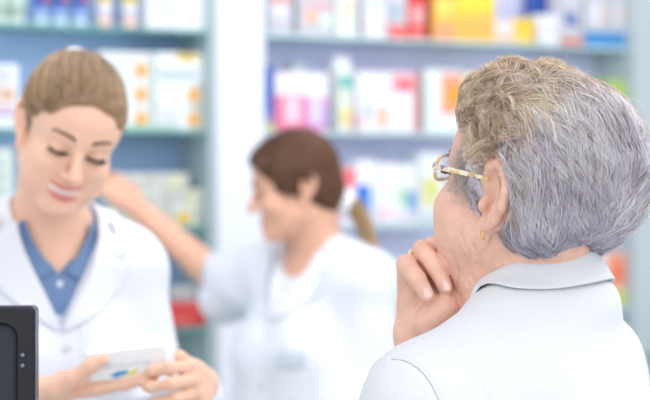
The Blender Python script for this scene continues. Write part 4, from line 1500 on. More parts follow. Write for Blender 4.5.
# loose hairs standing off the crown
fi = rs.choice(np.nonzero(ok[:, 2] > 0.06)[0], 90)
fr = ok[fi].astype(np.float32); Nf = grad(old_hair_l, fr)
a1 = rs.normal(size=(90, 3)); a1 -= Nf * (a1 * Nf).sum(1, keepdims=True); a1 /= np.linalg.norm(a1, axis=1, keepdims=True)
a2 = np.cross(Nf, a1)
tt = np.linspace(0, 1, 12)
Lf = 0.012 + 0.022 * rs.rand(90)
cu = 1.5 + 3.0 * rs.rand(90)
fp = np.stack([fr + Nf * (Lf * np.sin(cu * t) / cu * 1.3 - 0.002)[:, None] + a1 * (Lf * (1 - np.cos(cu * t)) / cu * 1.6)[:, None] + a2 * (Lf * 0.3 * t * t)[:, None] for t in tt], 1)
tag(strands('flyaway_hair', HO.w(fp.reshape(-1, 3)).reshape(fp.shape), np.full((1, 12), 0.00014), old_tint(fr, rs) * 1.1, HAIR_O, hair_o), kind='stuff')


# spectacles with patterned gold and white temples
def patterned():
    m = mat('gold and pearl patterned acetate', (224, 190, 130), 0.2, spec=0.7)
    nt = m.node_tree; b = nt.nodes['Principled BSDF']
    tc = nt.nodes.new('ShaderNodeTexCoord'); v = nt.nodes.new('ShaderNodeTexVoronoi'); v.inputs['Scale'].default_value = 160
    r = nt.nodes.new('ShaderNodeValToRGB')
    cols = [(0.0, (206, 164, 96)), (0.25, (232, 204, 150)), (0.45, (248, 240, 224)), (0.78, (234, 208, 158)), (0.93, (110, 136, 196))]
    while len(r.color_ramp.elements) < len(cols): r.color_ramp.elements.new(0.5)
    for e, (p_, c) in zip(r.color_ramp.elements, cols): e.position = p_; e.color = (*srgb(c), 1)
    sp = nt.nodes.new('ShaderNodeSeparateColor')
    nt.links.new(tc.outputs['Object'], v.inputs['Vector']); nt.links.new(v.outputs['Color'], sp.inputs[0])
    nt.links.new(sp.outputs[0], r.inputs[0]); nt.links.new(r.outputs[0], b.inputs['Base Color'])
    return m


FRM = patterned()
LENS = thin_glass('clear lens', (250, 250, 252), 0.88)


def flat_bar(name, pts, hgt, thk, m, parent):
    """bar of rectangular section along pts (local head points), section height along local z"""
    c = spline(pts, 24); T = np.gradient(c, axis=0); T /= np.linalg.norm(T, axis=1, keepdims=True)
    up = np.array((0, 0, 1.0)); S = np.cross(T, up); S /= np.linalg.norm(S, axis=1, keepdims=True)
    Z = np.cross(S, T)
    hh = np.interp(np.linspace(0, 1, 24), np.linspace(0, 1, len(hgt)), hgt)[:, None] / 2
    th = thk / 2
    V = np.stack([c + Z * hh + S * th, c + Z * hh - S * th, c - Z * hh - S * th, c - Z * hh + S * th], 1)
    V = HO.w(V.reshape(-1, 3)); Q = []
    for i in range(23):
        for j in range(4): Q.append((i * 4 + j, i * 4 + (j + 1) % 4, i * 4 + 4 + (j + 1) % 4, i * 4 + 4 + j))
    Q.append((3, 2, 1, 0)); Q.append((92, 93, 94, 95))
    o = link(name, mesh_np(name, V, Q, False), parent, [m])
    b = o.modifiers.new('soft', 'BEVEL'); b.width = 0.0007; b.segments = 2
    return o


def rim_pts(sx, n=40, k=1.0):
    P_ = []
    for i in range(n):
        t = 2 * math.pi * i / n
        x = math.copysign(abs(math.cos(t)) ** 0.75, math.cos(t)); z = math.copysign(abs(math.sin(t)) ** 0.75, math.sin(t))
        lx = 0.0335 + 0.0255 * x * k; 
        P_.append((sx * lx, -0.1035 + 5.0 * lx * lx * 1.0, 0.0045 + 0.0135 * z * k))
    return np.array(P_)


gl = None
for sx in (-1, 1):
    pts = rim_pts(sx); pts = np.vstack([pts, pts[:1]])
    V, Q = tube_np(HO.w(pts)[None], np.full((1, 41), 0.0019), 8)
    if gl is None:
        gl = link('spectacles', mesh_np('spectacles', V, Q), old, [FRM])
    else:
        link('rim', mesh_np('rim', V, Q), gl, [FRM])
    lp = rim_pts(sx, 40, 0.97)
    cen = lp.mean(0); cen[1] -= 0.002
    Vl = np.vstack([HO.w(lp), HO.w(lp * 0.5 + cen * 0.5), HO.w(cen[None])]); Ql = []
    for i in range(40): Ql.append((i, (i + 1) % 40, 40 + (i + 1) % 40, 40 + i))
    for i in range(0, 40, 2): Ql.append((40 + i, 40 + (i + 1) % 40, 40 + (i + 2) % 40, 80))
    le = link('lens', mesh_np('lens', Vl, Ql), gl, [LENS])
    sm = le.modifiers.new('thickness', 'SOLIDIFY'); sm.thickness = 0.0015
    flat_bar('temple', [(sx * 0.060, -0.084, 0.009), (sx * 0.071, -0.076, 0.0105), (sx * 0.0755, -0.050, 0.012), (sx * 0.0775, -0.015, 0.014), (sx * 0.078, 0.012, 0.015)], [0.0072, 0.0066, 0.0056, 0.005, 0.004], 0.0028, FRM, gl)
tube('bridge', HO.w(np.array([(-0.009, -0.104, 0.003), (0, -0.107, 0.006), (0.009, -0.104, 0.003)])), [0.0018, 0.0018], FRM, gl, 12)

# earring: small gold drop under the lobe
lobe = P(482.5, 231.5, 1.848)
er = tube('earring', [lobe + np.array((0.002 * math.cos(t), -0.0004, 0.0038 * math.sin(t) - 0.002)) for t in np.linspace(0.4, 6.0, 14)], [0.0007], GOLD, old, 40, 6)
bm = bmesh.new(); bmesh.ops.create_icosphere(bm, subdivisions=2, radius=0.0017)
bmesh.ops.transform(bm, matrix=Matrix.Translation(lobe + np.array((0.0008, -0.0005, -0.0072))), verts=bm.verts)
link('drop', bm_mesh('drop', bm), er, [GOLD])

# ring on the finger, with small stones
a_, b_ = [np.asarray(x) for x in (fo[1][0][0], fo[1][0][1])]
ax = (b_ - a_) / np.linalg.norm(b_ - a_); cr = a_ + (b_ - a_) * 0.80
e1 = np.cross(ax, (0, 1, 0)); e1 /= np.linalg.norm(e1); e2 = np.cross(ax, e1)
bm = bmesh.new()
MR = Matrix((( e1[0], e2[0], ax[0], cr[0]), (e1[1], e2[1], ax[1], cr[1]), (e1[2], e2[2], ax[2], cr[2]), (0, 0, 0, 1)))
bm_lathe(bm, MR, [(0.0112, -0.0022), (0.0126, -0.0022), (0.0129, 0), (0.0126, 0.0022), (0.0112, 0.0022), (0.0112, -0.0022)], 32, close=False)
rg = link('ring', bm_mesh('ring', bm), old, [GOLD])
RUBY = mat('small red stone', (190, 40, 70), 0.1, spec=0.8); DIA = mat('clear stone', (246, 240, 226), 0.08, spec=0.9)
for k, (an, m_) in enumerate(((-0.75, RUBY), (-0.4, DIA), (-0.05, DIA), (0.3, DIA), (0.65, GOLD))):
    bm = bmesh.new(); bmesh.ops.create_icosphere(bm, subdivisions=1, radius=0.0019)
    bmesh.ops.transform(bm, matrix=Matrix.Translation(cr + (e1 * math.cos(an) + e2 * math.sin(an)) * 0.0134), verts=bm.verts)
    link('stone', bm_mesh('stone', bm, False), rg, [m_])

for i, (pts, r) in enumerate(fo):
    # nails sit on the outer side of the curl
    v0 = np.asarray(pts[2]) - np.asarray(pts[1]); v1 = np.asarray(pts[3]) - np.asarray(pts[2])
    hint = (np.asarray(pts[3]) + np.asarray(pts[2])) / 2 - np.asarray(pts[0])
    nail([pts[2], pts[3]], r, np.array((0.35, -0.9, -0.1)), NAIL, old)


# ------------------------------------------------------------------ fair assistant reading a box, across the counter
SF = 0.905
RY = rot(24, 21, 14)
HY = frame_at(RY, (0, -0.078, 0.001), P(77, 152, 2.52), SF)
TY = Frame(rot(22, 6, 3), P(52, 228, 2.66), 0.94)
TY0 = Frame(rot(22, 0, 0), np.array((TY.c[0], TY.c[1], 1.42)), 1.0)
yg = empty('person', (TY.c[0], TY.c[1], 0), 'person in white coat and blue shirt smiling down at a white box', 'person')
LIDY = (-40, -24)


def y_head(p):
    return head_field(HY.l(p), 1.0, 0.2, ear_z=-0.008, lids=LIDY) * SF


BOXC = P(131, 357, 2.38)
SL = TY.w((0.126, 0.01, -0.072)); SR = TY.w((-0.134, 0.01, -0.070))
BOXM = Matrix.Translation(BOXC) @ Euler((math.radians(14), math.radians(-7), math.radians(-6))).to_matrix().to_4x4()
_bm3 = np.array(BOXM.to_3x3())
bxw = lambda x, y, z: np.array(BOXM @ Vector((x, y, z)))
bxd = lambda x, y, z: _bm3 @ np.array((x, y, z))
WRy = bxw(-0.128, 0.004, -0.036); WLy = bxw(0.080, 0.052, -0.066)
ELy = P(158, 440, 2.70); ERy = P(-34, 455, 2.62)
HLy = hand_joints(WLy, bxd(0.02, -0.92, 0.28), bxd(-1, 0, -0.05), bxd(0, 0.2, 1), [(40, 54, 58), (38, 56, 58), (38, 58, 58), (42, 58, 58)], s=0.90,
                  thumb=[(0.026, 0.024, 0.010), (0.044, 0.040, 0.024), (0.056, 0.046, 0.048), (0.058, 0.046, 0.066)])
HRy = hand_joints(WRy, bxd(1, 0.04, 0.03), bxd(0, 0.1, 1), bxd(0, -1, 0), [(2, 4, 3), (2, 5, 4), (2, 6, 4), (4, 8, 6)], s=0.95,
                  thumb=[(0.036, 0.030, 0.008), (0.047, 0.056, 0.022), (0.047, 0.084, 0.036), (0.046, 0.104, 0.042)])


def y_torso(p, off=0.0):
    return torso_field(TY.l(p), off / 0.94, bust=0.012, sh=0.126, slope=0.066, trap=0.030, ztrap=0.012) * 0.94


def arm(p, S_, E_, W_, r0=0.042, r1=0.034, r2=0.020, off=0.0):
    return smin(cap(p, S_, E_, r0 + off, r1 + off), cap(p, E_, W_, r1 + off, r2 + off), 0.012)


def y_body(p):
    d = near(p, HY.c, 0.20, y_head)
    d = smin(d, cap(p, HY.w((0, 0.030, -0.055)), TY.w((0, 0.010, -0.03)), 0.050, 0.053), 0.025)
    d = smin(d, y_torso(p, -0.004), 0.03)
    # collar bones
    a = TY.l(p)
    d = smin(d, legs_field(TY0.l(p)), 0.04)
    d = smin(d, arm(p, SL, ELy, WLy), 0.03)
    d = smin(d, arm(p, SR, ERy, WRy), 0.03)
    d = smin(d, near(p, WLy, 0.24, lambda q: hand_field(q, HLy)), 0.008)
    d = smin(d, near(p, WRy, 0.24, lambda q: hand_field(q, HRy)), 0.008)
    for sx in (-1, 1):
        ft = TY0.w((0.085 * sx, 0.025, 0)); ft[2] = 0.05
        tw = TY0.w((0.095 * sx, -0.10, 0)); tw[2] = 0.035
        d = smin(d, cap(p, ft, tw, 0.038, 0.030), 0.02)
    return d


body = link('body', mesh_field('body', y_body, (-0.75, 2.25, 0.0), (0.05, 2.95, 1.72), 0.003, 1.10, 0.010), yg, [SKIN_A])
lips_face(body, HY, LIP, w=0.032, hh=0.015, smile=1.0)
eyes(HY, yg, LIDY, 30, None)
BROW_Y = mat('brown brow hair', (112, 82, 66), 0.6)
brows(HY, y_body, yg, BROW_Y, 0.003)
# teeth behind the smile
tp = np.array([(x, -0.0865 + 6.0 * x * x, -0.0655 + 0.010 * (x / 0.03) ** 2 + dz) for dz in (0.006, 0.002, -0.003, -0.0065) for x in np.linspace(-0.024, 0.024, 21)]).reshape(4, 21, 3)
sheet('teeth', HY.w(tp.reshape(-1, 3)).reshape(tp.shape), 0.002, TEETH, yg, 1)


def y_hair_l(p):
    a = p.copy(); a[:, 0] = np.abs(a[:, 0])
    d = ell(p, (0, 0.016, 0.036), (0.0795, 0.098, 0.088))
    d = smin(d, ell(p, (0, 0.050, -0.020), (0.066, 0.058, 0.055)), 0.03)
    d = smin(d, ell(p, (0, -0.034, 0.050), (0.064, 0.056, 0.056)), 0.02)
    d = smax(d, -ell(p, (0, -0.118, -0.012), (0.090, 0.090, 0.103)), 0.006)
    d = smax(d, -ell(a, (0.060, -0.050, -0.065), (0.060, 0.080, 0.060)), 0.008)
    d = smax(d, -ell(a, (0.096, 0.014, -0.012), (0.036, 0.026, 0.040)), 0.008)
    return d + 0.0010 * wav(p, 180, 8)


HAIR_Y = mat('light brown hair', (150, 120, 92), 0.32, attr='tint', spec=0.7)
CY = [np.array(srgb(c)) for c in ((150, 118, 88), (206, 174, 134), (112, 84, 66))]
pulled_hair('hair', HY, y_hair_l, (0.0, 0.084, 0.088), 9000, 10, CY, HAIR_Y, yg, 3)
tieY = HY.w((-0.006, 0.078, 0.097))
ponytail('ponytail', [tieY + HY.d((0, -0.004, -0.006)), tieY + HY.d((0, 0.018, -0.012)), tieY + HY.d((0, 0.032, -0.040)), tieY + HY.d((0, 0.044, -0.11)), tieY + HY.d((0, 0.036, -0.20))], 0.018, 900, CY, HAIR_Y, yg, 12)
SCR = mat('white elastic fabric', (244, 244, 248), 0.6)
scrunchie('hair_tie', tieY + HY.d((0, 0.004, 0.0)), HY.d((0, 0.75, 0.66)), 0.011, 0.006, SCR, yg)

# shirt and coat
DENIM = mat('blue chambray', (110, 138, 178), 0.8, 0.06, 260, bump=0.2, bscale=900)


def y_neckhole(p, r):
    return cap(p, TY.w((0, -0.004, -0.03)), TY.w((0, -0.02, 0.12)), r, r + 0.010)


def y_shirt(p):
    d = y_torso(p, 0.004)
    q = TY.l(p)
    v = np.maximum(np.maximum(np.abs(q[:, 0]) - np.clip((q[:, 2] + 0.062) * 0.75, 0, 0.055), q[:, 1] - 0.0), -(q[:, 2] + 0.062))
    d = smax(d, -y_neckhole(p, 0.054), 0.006)
    d = smax(d, -v, 0.003)
    d = d + 0.0008 * np.exp(-(np.abs(np.abs(q[:, 0]) - 0.012) / 0.0012) ** 2) * (q[:, 1] < 0)
    return np.maximum(d, -(q[:, 2] + 0.50))


sh = link('shirt', mesh_field('shirt', y_shirt, (-0.65, 2.35, 0.8), (0.0, 2.95, 1.55), 0.003, 1.15, 0.008), yg, [DENIM])
for z in (-0.075, -0.125):
    w = march(y_shirt, TY.w(np.array([(0, -0.3, z)])), TY.d((0, 1, 0)), 60, 0, 0.5)[0]
    bm = bmesh.new()
    q = Vector(TY.d((0, -1, 0.1))).to_track_quat('Z', 'Y').to_matrix().to_4x4()
    bm_lathe(bm, Matrix.Translation(w) @ q, [(0.0045, -0.001), (0.0052, 0.0005), (0.0048, 0.0016), (0.003, 0.0012)], 16)
    link('button', bm_mesh('button', bm), sh, [mat('pearl button', (214, 222, 236), 0.3)])


def y_coat_full(p):
    d = y_torso(p, 0.013)
    d = smin(d, arm(p, SL, ELy, ELy + (WLy - ELy) * 0.72, 0.042, 0.040, 0.030, 0.016), 0.03)
    d = smin(d, arm(p, SR, ERy, ERy + (WRy - ERy) * 0.72, 0.042, 0.040, 0.030, 0.016), 0.03)
    q = TY0.l(p)
    sk = np.maximum(ell(q, (0, 0.01, -0.50), (0.205, 0.155, 0.42)), -(q[:, 2] + 0.82))
    d = smin(d, sk, 0.05)
    return d + 0.0022 * wav(p * np.array((1, 1, 0.4), dtype=np.float32), 48, 31) + 0.0012 * wav(p, 70, 5)


def y_coat(p):
    d = y_coat_full(p)
    q = TY.l(p)
    v = np.maximum(np.abs(q[:, 0] - 0.0) - np.clip((q[:, 2] + 0.135) * 0.50, 0, 0.064), q[:, 1] - 0.02)
    d = smax(d, -np.maximum(v, -(q[:, 2] + 0.135)), 0.003)
    d = smax(d, -y_neckhole(p, 0.060), 0.006)
    # overlapping front edge
    d = d + np.where((q[:, 1] < 0) & (q[:, 2] < -0.13), 0.0022 * np.exp(-((q[:, 0] - 0.022) / 0.0022) ** 2), 0)
    return d


ct = link('coat', mesh_field('coat', y_coat, (-0.75, 2.22, 0.4), (0.05, 2.98, 1.55), 0.003, 1.10, 0.010), yg, [COATW])
for sg in (-1, 1):
    lapel('shirt_collar', TY, lambda p: smin(y_torso(p, 0.004), cap(p, HY.w((0, 0.030, -0.055)), TY.w((0, 0.010, -0.03)), 0.052, 0.055), 0.02), sg,
          [(0.050, 0.020), (0.040, -0.010), (0.024, -0.038), (0.008, -0.058)], [(0.062, 0.006), (0.064, -0.030), (0.050, -0.078), (0.012, -0.060)], DENIM, yg, off=0.003, thick=0.002)
collar('collar', Frame(TY.R, TY.w((0, 0.004, -0.002)), 0.94), y_coat_full, COATW, yg, 0.066, 0.064, phi0=-8, phi1=188, hf=0.018, hb=0.014, fall=1.3, zoff=-0.020, spread=0.024, thick=0.0028)
INN = [(0.064, 0.012), (0.060, -0.012), (0.046, -0.050), (0.024, -0.095), (0.002, -0.138)]
OUT = [(0.084, -0.002), (0.108, -0.026), (0.090, -0.040), (0.110, -0.046), (0.098, -0.080), (0.056, -0.115), (0.006, -0.142)]
for sg in (-1, 1):
    lapel('lapel', TY, y_coat_full, sg, INN, OUT, COATW, yg)
BTN = mat('white coat button', (222, 226, 230), 0.3)
for z in (-0.165, -0.26, -0.36):
    w = march(y_coat_full, TY.w(np.array([(0.008, -0.3, z)])), TY.d((0, 1, 0)), 60, 0, 0.5)[0]
    bm = bmesh.new()
    q = Vector(TY.d((0, -1, 0.0))).to_track_quat('Z', 'Y').to_matrix().to_4x4()
    bm_lathe(bm, Matrix.Translation(w) @ q, [(0.008, -0.001), (0.0085, 0.001), (0.008, 0.0026), (0.004, 0.002)], 18)
    link('button', bm_mesh('button', bm), ct, [BTN])
w = march(y_coat_full, TY.w(np.array([(0.11, -0.3, -0.215), (0.075, -0.3, -0.215), (0.04, -0.3, -0.215)])), TY.d((0, 1, 0)), 60, 0, 0.5)

# the box she reads
bm = bmesh.new()
BW, BH, BD = 0.107, 0.040, 0.052
bm_box(bm, Matrix.Identity(4), BW, BD, BH, 0.0012, 0, 1)
fm = [pm((246, 246, 248)), pm((70, 160, 206)), pm((232, 218, 92)), pm((196, 204, 214)), pm((196, 206, 210))]
fy = -BD / 2 - 0.0004


def patch(poly, i): bm_prism(bm, Matrix.Translation((0, fy, 0)) @ Matrix.Rotation(math.pi / 2, 4, 'X'), poly, 0.0005, i)


patch([(x - 0.022, z) for x, z in ((-0.004, -0.0135), (0.004, -0.0175), (0.020, -0.0125), (0.022, -0.0085), (0.010, -0.0085), (0.002, -0.0105))], 1)
patch([(x - 0.022, z) for x, z in ((0.012, -0.0165), (0.030, -0.0150), (0.036, -0.0085), (0.028, -0.0090), (0.022, -0.0125))], 2)
r_ = random.Random(5); x = -0.030
for i in range(11):
    w_ = r_.uniform(0.003, 0.005); h_ = r_.uniform(0.005, 0.0075)
    patch([(x, -0.004), (x + w_ * .4, -0.004), (x + w_ * .4, -0.004 + h_), (x, -0.004 + h_)], 3); x += w_ + 0.0016
bm_box(bm, Matrix.Translation((-BW / 2 - 0.0003, 0, 0)), 0.0006, BD * 0.96, BH * 0.94, 0, 4)
bx = link('medicine_box', bm_mesh('medicine_box', bm, False), None, fm)
bx.matrix_world = BOXM
tag(bx, 'white medicine box with blue and yellow mark held in both hands', 'box')

# folded leaflet under the box
lp = np.zeros((12, 8, 3))
for i in range(12):
    for j in range(8):
        u, v = i / 11, j / 7
        lp[i, j] = bxw(-0.026 + 0.072 * u, -0.010 - 0.018 * math.sin(u * 3.1) * v, -0.0545 - 0.062 * v - 0.012 * (u - 0.5) ** 2 * 4 * v)
lf = sheet('leaflet', lp, 0.0005, mat('white paper', (244, 246, 252), 0.7), None, 1)
tag(lf, 'white folded paper leaflet hanging below the box in her hands', 'leaflet')


# ------------------------------------------------------------------ second assistant reaching into the left shelves
SG = 0.93
RZ = rot(-84, 12, 0)
HZ = frame_at(RZ, (0, 0, 0), P(296, 186, 3.75), SG)
TZ = Frame(rot(-48, 4, 0), P(312, 254, 3.78), 1.0)
TZ0 = Frame(rot(-48, 0, 0), np.array((TZ.c[0], TZ.c[1], 1.38)), 1.0)
sc = empty('person', (TZ.c[0], TZ.c[1], 0), 'person in white coat with white scrunchie, reaching left into the shelves', 'person')


def z_head(p):
    return head_field(HZ.l(p), 0.3, 0.0, lids=(-28, -4)) * SG


SLz = TZ.w((0.145, 0.01, -0.065)); SRz = TZ.w((-0.145, 0.0, -0.055))
ELz = P(378, 398, 3.66); WLz = P(330, 440, 3.45)
ERz = P(222, 282, 4.02); WRz = P(134, 205, 4.16)
fz_ = P(112, 186, 4.20) - WRz
HRz = hand_joints(WRz, fz_, (-0.35, 0.75, -0.5), (0.3, 0.0, 1.0), [(18, 25, 15), (20, 26, 15), (22, 28, 16), (26, 30, 18)], s=1.0)
HLz = hand_joints(WLz, WLz - ELz, (0.3, 0.8, 0.3), (-0.2, -0.6, 0.6), [(25, 30, 20), (28, 32, 20), (30, 34, 20), (34, 36, 20)], s=0.98)


def z_torso(p, off=0.0):
    return torso_field(TZ.l(p), off, bust=0.012, sh=0.140, slope=0.060, trap=0.030, ztrap=0.010)


def z_body(p):
    d = near(p, HZ.c, 0.20, z_head)
    d = smin(d, cap(p, HZ.w((0, 0.030, -0.055)), TZ.w((0, 0.010, -0.03)), 0.050, 0.053), 0.025)
    d = smin(d, z_torso(p, -0.004), 0.03)
    d = smin(d, legs_field(TZ0.l(p)), 0.04)
    d = smin(d, arm(p, SLz, ELz, WLz), 0.03)
    d = smin(d, arm(p, SRz, ERz, WRz, 0.044, 0.039, 0.025), 0.03)
    d = smin(d, near(p, WRz, 0.24, lambda q: hand_field(q, HRz)), 0.008)
    d = smin(d, near(p, WLz, 0.24, lambda q: hand_field(q, HLz)), 0.008)
    for sx in (-1, 1):
        ft = TZ0.w((0.085 * sx, 0.025, 0)); ft[2] = 0.05
        tw = TZ0.w((0.095 * sx, -0.10, 0)); tw[2] = 0.035
        d = smin(d, cap(p, ft, tw, 0.038, 0.030), 0.02)
    return d


body = link('body', mesh_field('body', z_body, (-0.62, 3.3, 0.0), (0.40, 4.40, 1.66), 0.0035, 1.0, 0.010), sc, [SKIN_B])
lips_face(body, HZ, LIP, smile=0.3)
eyes(HZ, sc, (-28, -4), 12, None)
brows(HZ, z_body, sc, mat('dark brown brow hair', (84, 58, 46), 0.6))


def z_hair_l(p):
    a = p.copy(); a[:, 0] = np.abs(a[:, 0])
    d = ell(p, (0, 0.010, 0.038), (0.082, 0.096, 0.090))
    d = smin(d, ell(p, (0, 0.050, -0.025), (0.066, 0.054, 0.055)), 0.03)
    d = smin(d, ell(p, (0, -0.038, 0.052), (0.068, 0.060, 0.058)), 0.02)
    d = smin(d, ell(a, (0.066, 0.000, 0.005), (0.014, 0.040, 0.032)), 0.02)
    d = smax(d, -ell(p, (0, -0.124, -0.012), (0.090, 0.088, 0.088)), 0.006)
    d = smax(d, -ell(a, (0.060, -0.050, -0.070), (0.060, 0.082, 0.060)), 0.008)
    d = smax(d, -ell(a, (0.098, 0.012, -0.016), (0.037, 0.026, 0.042)), 0.008)
    return d + 0.0010 * wav(p, 160, 8)


HAIR_Z = mat('chestnut brown hair', (120, 84, 62), 0.32, attr='tint', spec=0.6)
CZ = [np.array(srgb(c)) for c in ((98, 66, 48), (134, 92, 66), (72, 48, 36))]
pulled_hair('hair', HZ, z_hair_l, (0.0, 0.090, -0.050), 8000, 10, CZ, HAIR_Z, sc, 5, rad=0.0006)
tieZ = P(336, 203, 3.73)
e_ = HZ.w((0.006, 0.086, -0.046))
tieZ = e_ + HZ.d((0, 0.008, -0.006))
ponytail('ponytail', [e_, tieZ + HZ.d((0, 0.018, -0.014)), tieZ + HZ.d((0.012, 0.030, -0.046)), tieZ + HZ.d((0.028, 0.036, -0.095)), tieZ + HZ.d((0.040, 0.044, -0.150))], 0.021, 900,
         [np.array(srgb(c)) for c in ((180, 148, 106), (214, 184, 138), (138, 104, 72))], HAIR_Z, sc, 13)
scrunchie('scrunchie', tieZ + HZ.d((0, 0.006, -0.004)), HZ.d((0, 0.75, -0.6)), 0.017, 0.011, SCR, sc)


def z_coat_full(p):
    d = z_torso(p, 0.014)
    d = smin(d, arm(p, SLz, ELz, ELz + (WLz - ELz) * 0.8, 0.046, 0.042, 0.032, 0.018), 0.03)
    q = TZ0.l(p)
    sk = np.maximum(ell(q, (0, 0.01, -0.50), (0.215, 0.165, 0.42)), -(q[:, 2] + 0.80))
    d = smin(d, sk, 0.05)
    # wide sleeve of the reaching arm, open at the elbow
    end = SRz + (ERz - SRz) * 1.06
    slv = cap(p, SRz, end, 0.064, 0.070)
    slv = smin(slv, cap(p, SRz + (ERz - SRz) * 0.3 + np.array((0, 0, -0.02)), SRz + (ERz - SRz) * 1.0 + np.array((0, 0, -0.035)), 0.060, 0.062), 0.03)
    ax = (ERz - SRz) / np.linalg.norm(ERz - SRz)
    cutp = (p - (SRz + (ERz - SRz) * 1.0).astype(np.float32)) @ ax.astype(np.float32)
    slv = slv + 0.004 * wav(p, 42, 12)
    slv = smax(slv, cutp, 0.006)
    inner = smax(slv + 0.006, -(cutp + 0.05), 0.004)
    d = smin(d, slv, 0.035)
    d = np.maximum(d, -inner)
    return d + 0.0024 * wav(p * np.array((1, 1, 0.4), dtype=np.float32), 44, 33) + 0.0012 * wav(p, 70, 6)


def z_coat(p):
    d = z_coat_full(p)
    q = TZ.l(p)
    v = np.maximum(np.abs(q[:, 0]) - np.clip((q[:, 2] + 0.12) * 0.48, 0, 0.06), q[:, 1] - 0.02)
    d = smax(d, -np.maximum(v, -(q[:, 2] + 0.12)), 0.003)
    d = smax(d, -cap(p, TZ.w((0, -0.004, -0.03)), TZ.w((0, -0.02, 0.12)), 0.058, 0.068), 0.006)
    return d + np.where((q[:, 1] < 0) & (q[:, 2] < -0.11), 0.0022 * np.exp(-((q[:, 0] - 0.022) / 0.0024) ** 2), 0)


ct = link('coat', mesh_field('coat', z_coat, (-0.62, 3.25, 0.5), (0.42, 4.35, 1.5), 0.0035, 1.0, 0.010), sc, [COATW])


def z_blouse(p):
    q = TZ.l(p)
    d = z_torso(p, 0.004)
    d = smax(d, -cap(p, TZ.w((0, -0.004, -0.03)), TZ.w((0, -0.02, 0.12)), 0.056, 0.066), 0.006)
    return np.maximum(d, -(q[:, 2] + 0.45))


link('blouse', mesh_field('blouse', z_blouse, (-0.45, 3.4, 0.85), (0.40, 4.2, 1.5), 0.0045), sc, [mat('pale blouse', (226, 230, 238), 0.7, 0.02, 40)])
collar('collar', Frame(TZ.R, TZ.w((0, 0.004, 0.0)), 1.0), z_coat_full, COATW, sc, 0.064, 0.064, phi0=-10, phi1=190, hf=0.020, hb=0.014, fall=1.3, zoff=-0.020, spread=0.024, thick=0.0028)
for sg in (-1, 1):
    lapel('lapel', TZ, z_coat_full, sg, [(x, z * 0.92) for x, z in INN], [(x, z * 0.92) for x, z in OUT], COATW, sc)
# breast pocket and name badge
def chest_patch(name, x0, x1, z0, z1, off, th, m):
    G = np.array([[(x, -0.3, z) for x in np.linspace(x0, x1, 7)] for z in np.linspace(z0, z1, 9)])
    W_ = march(z_coat_full, TZ.w(G.reshape(-1, 3)), TZ.d((0, 1, 0)), 60, 0.0, 0.5)
    W_ = W_ + TZ.d((0, -1, 0)) * off
    return sheet(name, W_.reshape(G.shape), th, m, sc, 1)
chest_patch('pocket', 0.045, 0.125, -0.285, -0.185, 0.003, 0.002, COATW)
chest_patch('name_badge', 0.058, 0.118, -0.212, -0.178, 0.0065, 0.0015, mat('pale grey badge', (196, 206, 216), 0.4))
for z in (-0.15, -0.25, -0.35):
    w = march(z_coat_full, TZ.w(np.array([(0.008, -0.3, z)])), TZ.d((0, 1, 0)), 60, 0, 0.5)[0]
    bm = bmesh.new()
    q = Vector(TZ.d((0, -1, 0.0))).to_track_quat('Z', 'Y').to_matrix().to_4x4()
    bm_lathe(bm, Matrix.Translation(w) @ q, [(0.008, -0.001), (0.0085, 0.001), (0.008, 0.0026), (0.004, 0.002)], 18)
    link('button', bm_mesh('button', bm), ct, [BTN])


# ------------------------------------------------------------------ counter and the black screen standing on it
m_cnt = mat('white counter laminate', (226, 230, 232), 0.35, 0.01, 6)
MY = 1.93
mt_r = P(34.5, 307, MY)          # upper right corner of the screen housing
MW, MH, MD = 0.34, 0.215, 0.030
mz0 = mt_r[2] - MH
o = boxobj('trim_5', Matrix.Translation((-0.42, 2.06, 0.0)) @ Matrix.Rotation(math.radians(-12), 4, 'Z'), 0.85, 0.34, mz0 - 0.055, m_cnt, 0.006)
tag(o, kind='structure')
BLK = mat('black plastic housing', (26, 28, 36), 0.35, 0.03, 60)
BLK2 = mat('matt black recess', (36, 42, 54), 0.5, 0.05, 80)
EDG = mat('grey blue edge band', (70, 74, 92), 0.3)
scr = empty('monitor', (mt_r[0] - MW / 2, MY + MD / 2, mz0 - 0.055), 'black screen housing in the lower left corner, seen with its rounded recess and vents', 'monitor')
MM = Matrix.Translation((mt_r[0] - MW / 2, MY + MD / 2, mz0 + MH / 2)) @ Matrix.Rotation(math.radians(0), 4, 'Z')


def rrect(w, h, r, n=8):
    out = []
    for cx, cy, a0 in ((w / 2 - r, h / 2 - r, 0), (-w / 2 + r, h / 2 - r, 90), (-w / 2 + r, -h / 2 + r, 180), (w / 2 - r, -h / 2 + r, 270)):
        for i in range(n + 1):
            a = math.radians(a0 + 90 * i / n)
            out.append((cx + r * math.cos(a), cy + r * math.sin(a)))
    return out


FX = Matrix.Rotation(math.pi / 2, 4, 'X')
bm = bmesh.new()
outer = rrect(MW, MH, 0.006); inner = rrect(MW - 0.036, MH - 0.034, 0.016)
def loop(pts, y): return [bm.verts.new(MM @ Vector((x, y, z))) for x, z in pts]
L0 = loop(rrect(MW - 0.004, MH - 0.004, 0.005), -MD / 2); L1 = loop(outer, -MD / 2 + 0.002); L2 = loop(outer, MD / 2 - 0.002); L3 = loop(rrect(MW - 0.004, MH - 0.004, 0.005), MD / 2)
I0 = loop(inner, -MD / 2); I1 = loop(rrect(MW - 0.042, MH - 0.040, 0.013), -MD / 2 + 0.007)
for a, b in ((L0, L1), (L1, L2), (L2, L3), (I0, L0), (I1, I0)):
    n = len(a)
    for i in range(n): bm.faces.new((a[i], a[(i + 1) % n], b[(i + 1) % n], b[i]))
bm.faces.new(L3); bm.faces.new(I1)
link('housing', bm_mesh('housing', bm, False), scr, [BLK])
bm = bmesh.new()
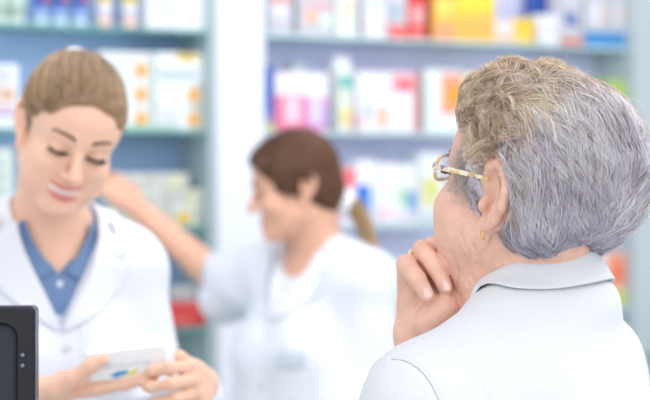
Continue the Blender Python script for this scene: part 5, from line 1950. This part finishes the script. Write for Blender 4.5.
bm_prism(bm, MM @ Matrix.Translation((0, -MD / 2 + 0.0065, 0)) @ FX, rrect(MW - 0.046, MH - 0.044, 0.012), 0.0004)
rec = link('recess_panel', bm_mesh('recess_panel', bm, False), scr, [BLK2])
bm = bmesh.new()
for i in range(22):
    bm_box(bm, MM @ Matrix.Translation((0.03, -MD / 2 + 0.0056, -0.0 - i * 0.0032)), MW - 0.13, 0.0012, 0.0014, 0.0003)
link('vent_grille', bm_mesh('vent_grille', bm, False), scr, [EDG])
bm = bmesh.new()
eo = rrect(MW + 0.0012, MH + 0.0012, 0.0066); ei = rrect(MW - 0.001, MH - 0.001, 0.0055)
a = [bm.verts.new(MM @ Vector((x, -MD / 2 + 0.0035, z))) for x, z in eo]; b = [bm.verts.new(MM @ Vector((x, MD / 2 - 0.012, z))) for x, z in eo]
c = [bm.verts.new(MM @ Vector((x, -MD / 2 + 0.0035, z))) for x, z in ei]; d = [bm.verts.new(MM @ Vector((x, MD / 2 - 0.012, z))) for x, z in ei]
n = len(a)
for p_, q_ in ((a, b), (c, a), (b, d), (d, c)):
    for i in range(n): bm.faces.new((p_[i], p_[(i + 1) % n], q_[(i + 1) % n], q_[i]))
link('edge_band', bm_mesh('edge_band', bm, False), scr, [EDG])
for z in (355, 365.5):
    k = P(22.5, z, MY)
    bm = bmesh.new()
    bm_lathe(bm, Matrix.Translation((k[0], MY, k[2])) @ FX, [(0.0022, -0.001), (0.0022, 0.0006), (0.0014, 0.0012), (0.0, 0.0012)], 14, close=False)
    link('button', bm_mesh('button', bm), scr, [mat('grey button', (120, 126, 140), 0.3)])
bm = bmesh.new()
bm_box(bm, Matrix.Translation((MM.translation.x, MM.translation.y, mz0 - 0.025)), 0.05, 0.02, 0.056, 0.003)
link('neck', bm_mesh('neck', bm, False), scr, [BLK])
bm = bmesh.new()
bm_box(bm, Matrix.Translation((MM.translation.x, MM.translation.y, mz0 - 0.050)), 0.20, 0.14, 0.010, 0.004)
link('base', bm_mesh('base', bm, False), scr, [BLK])
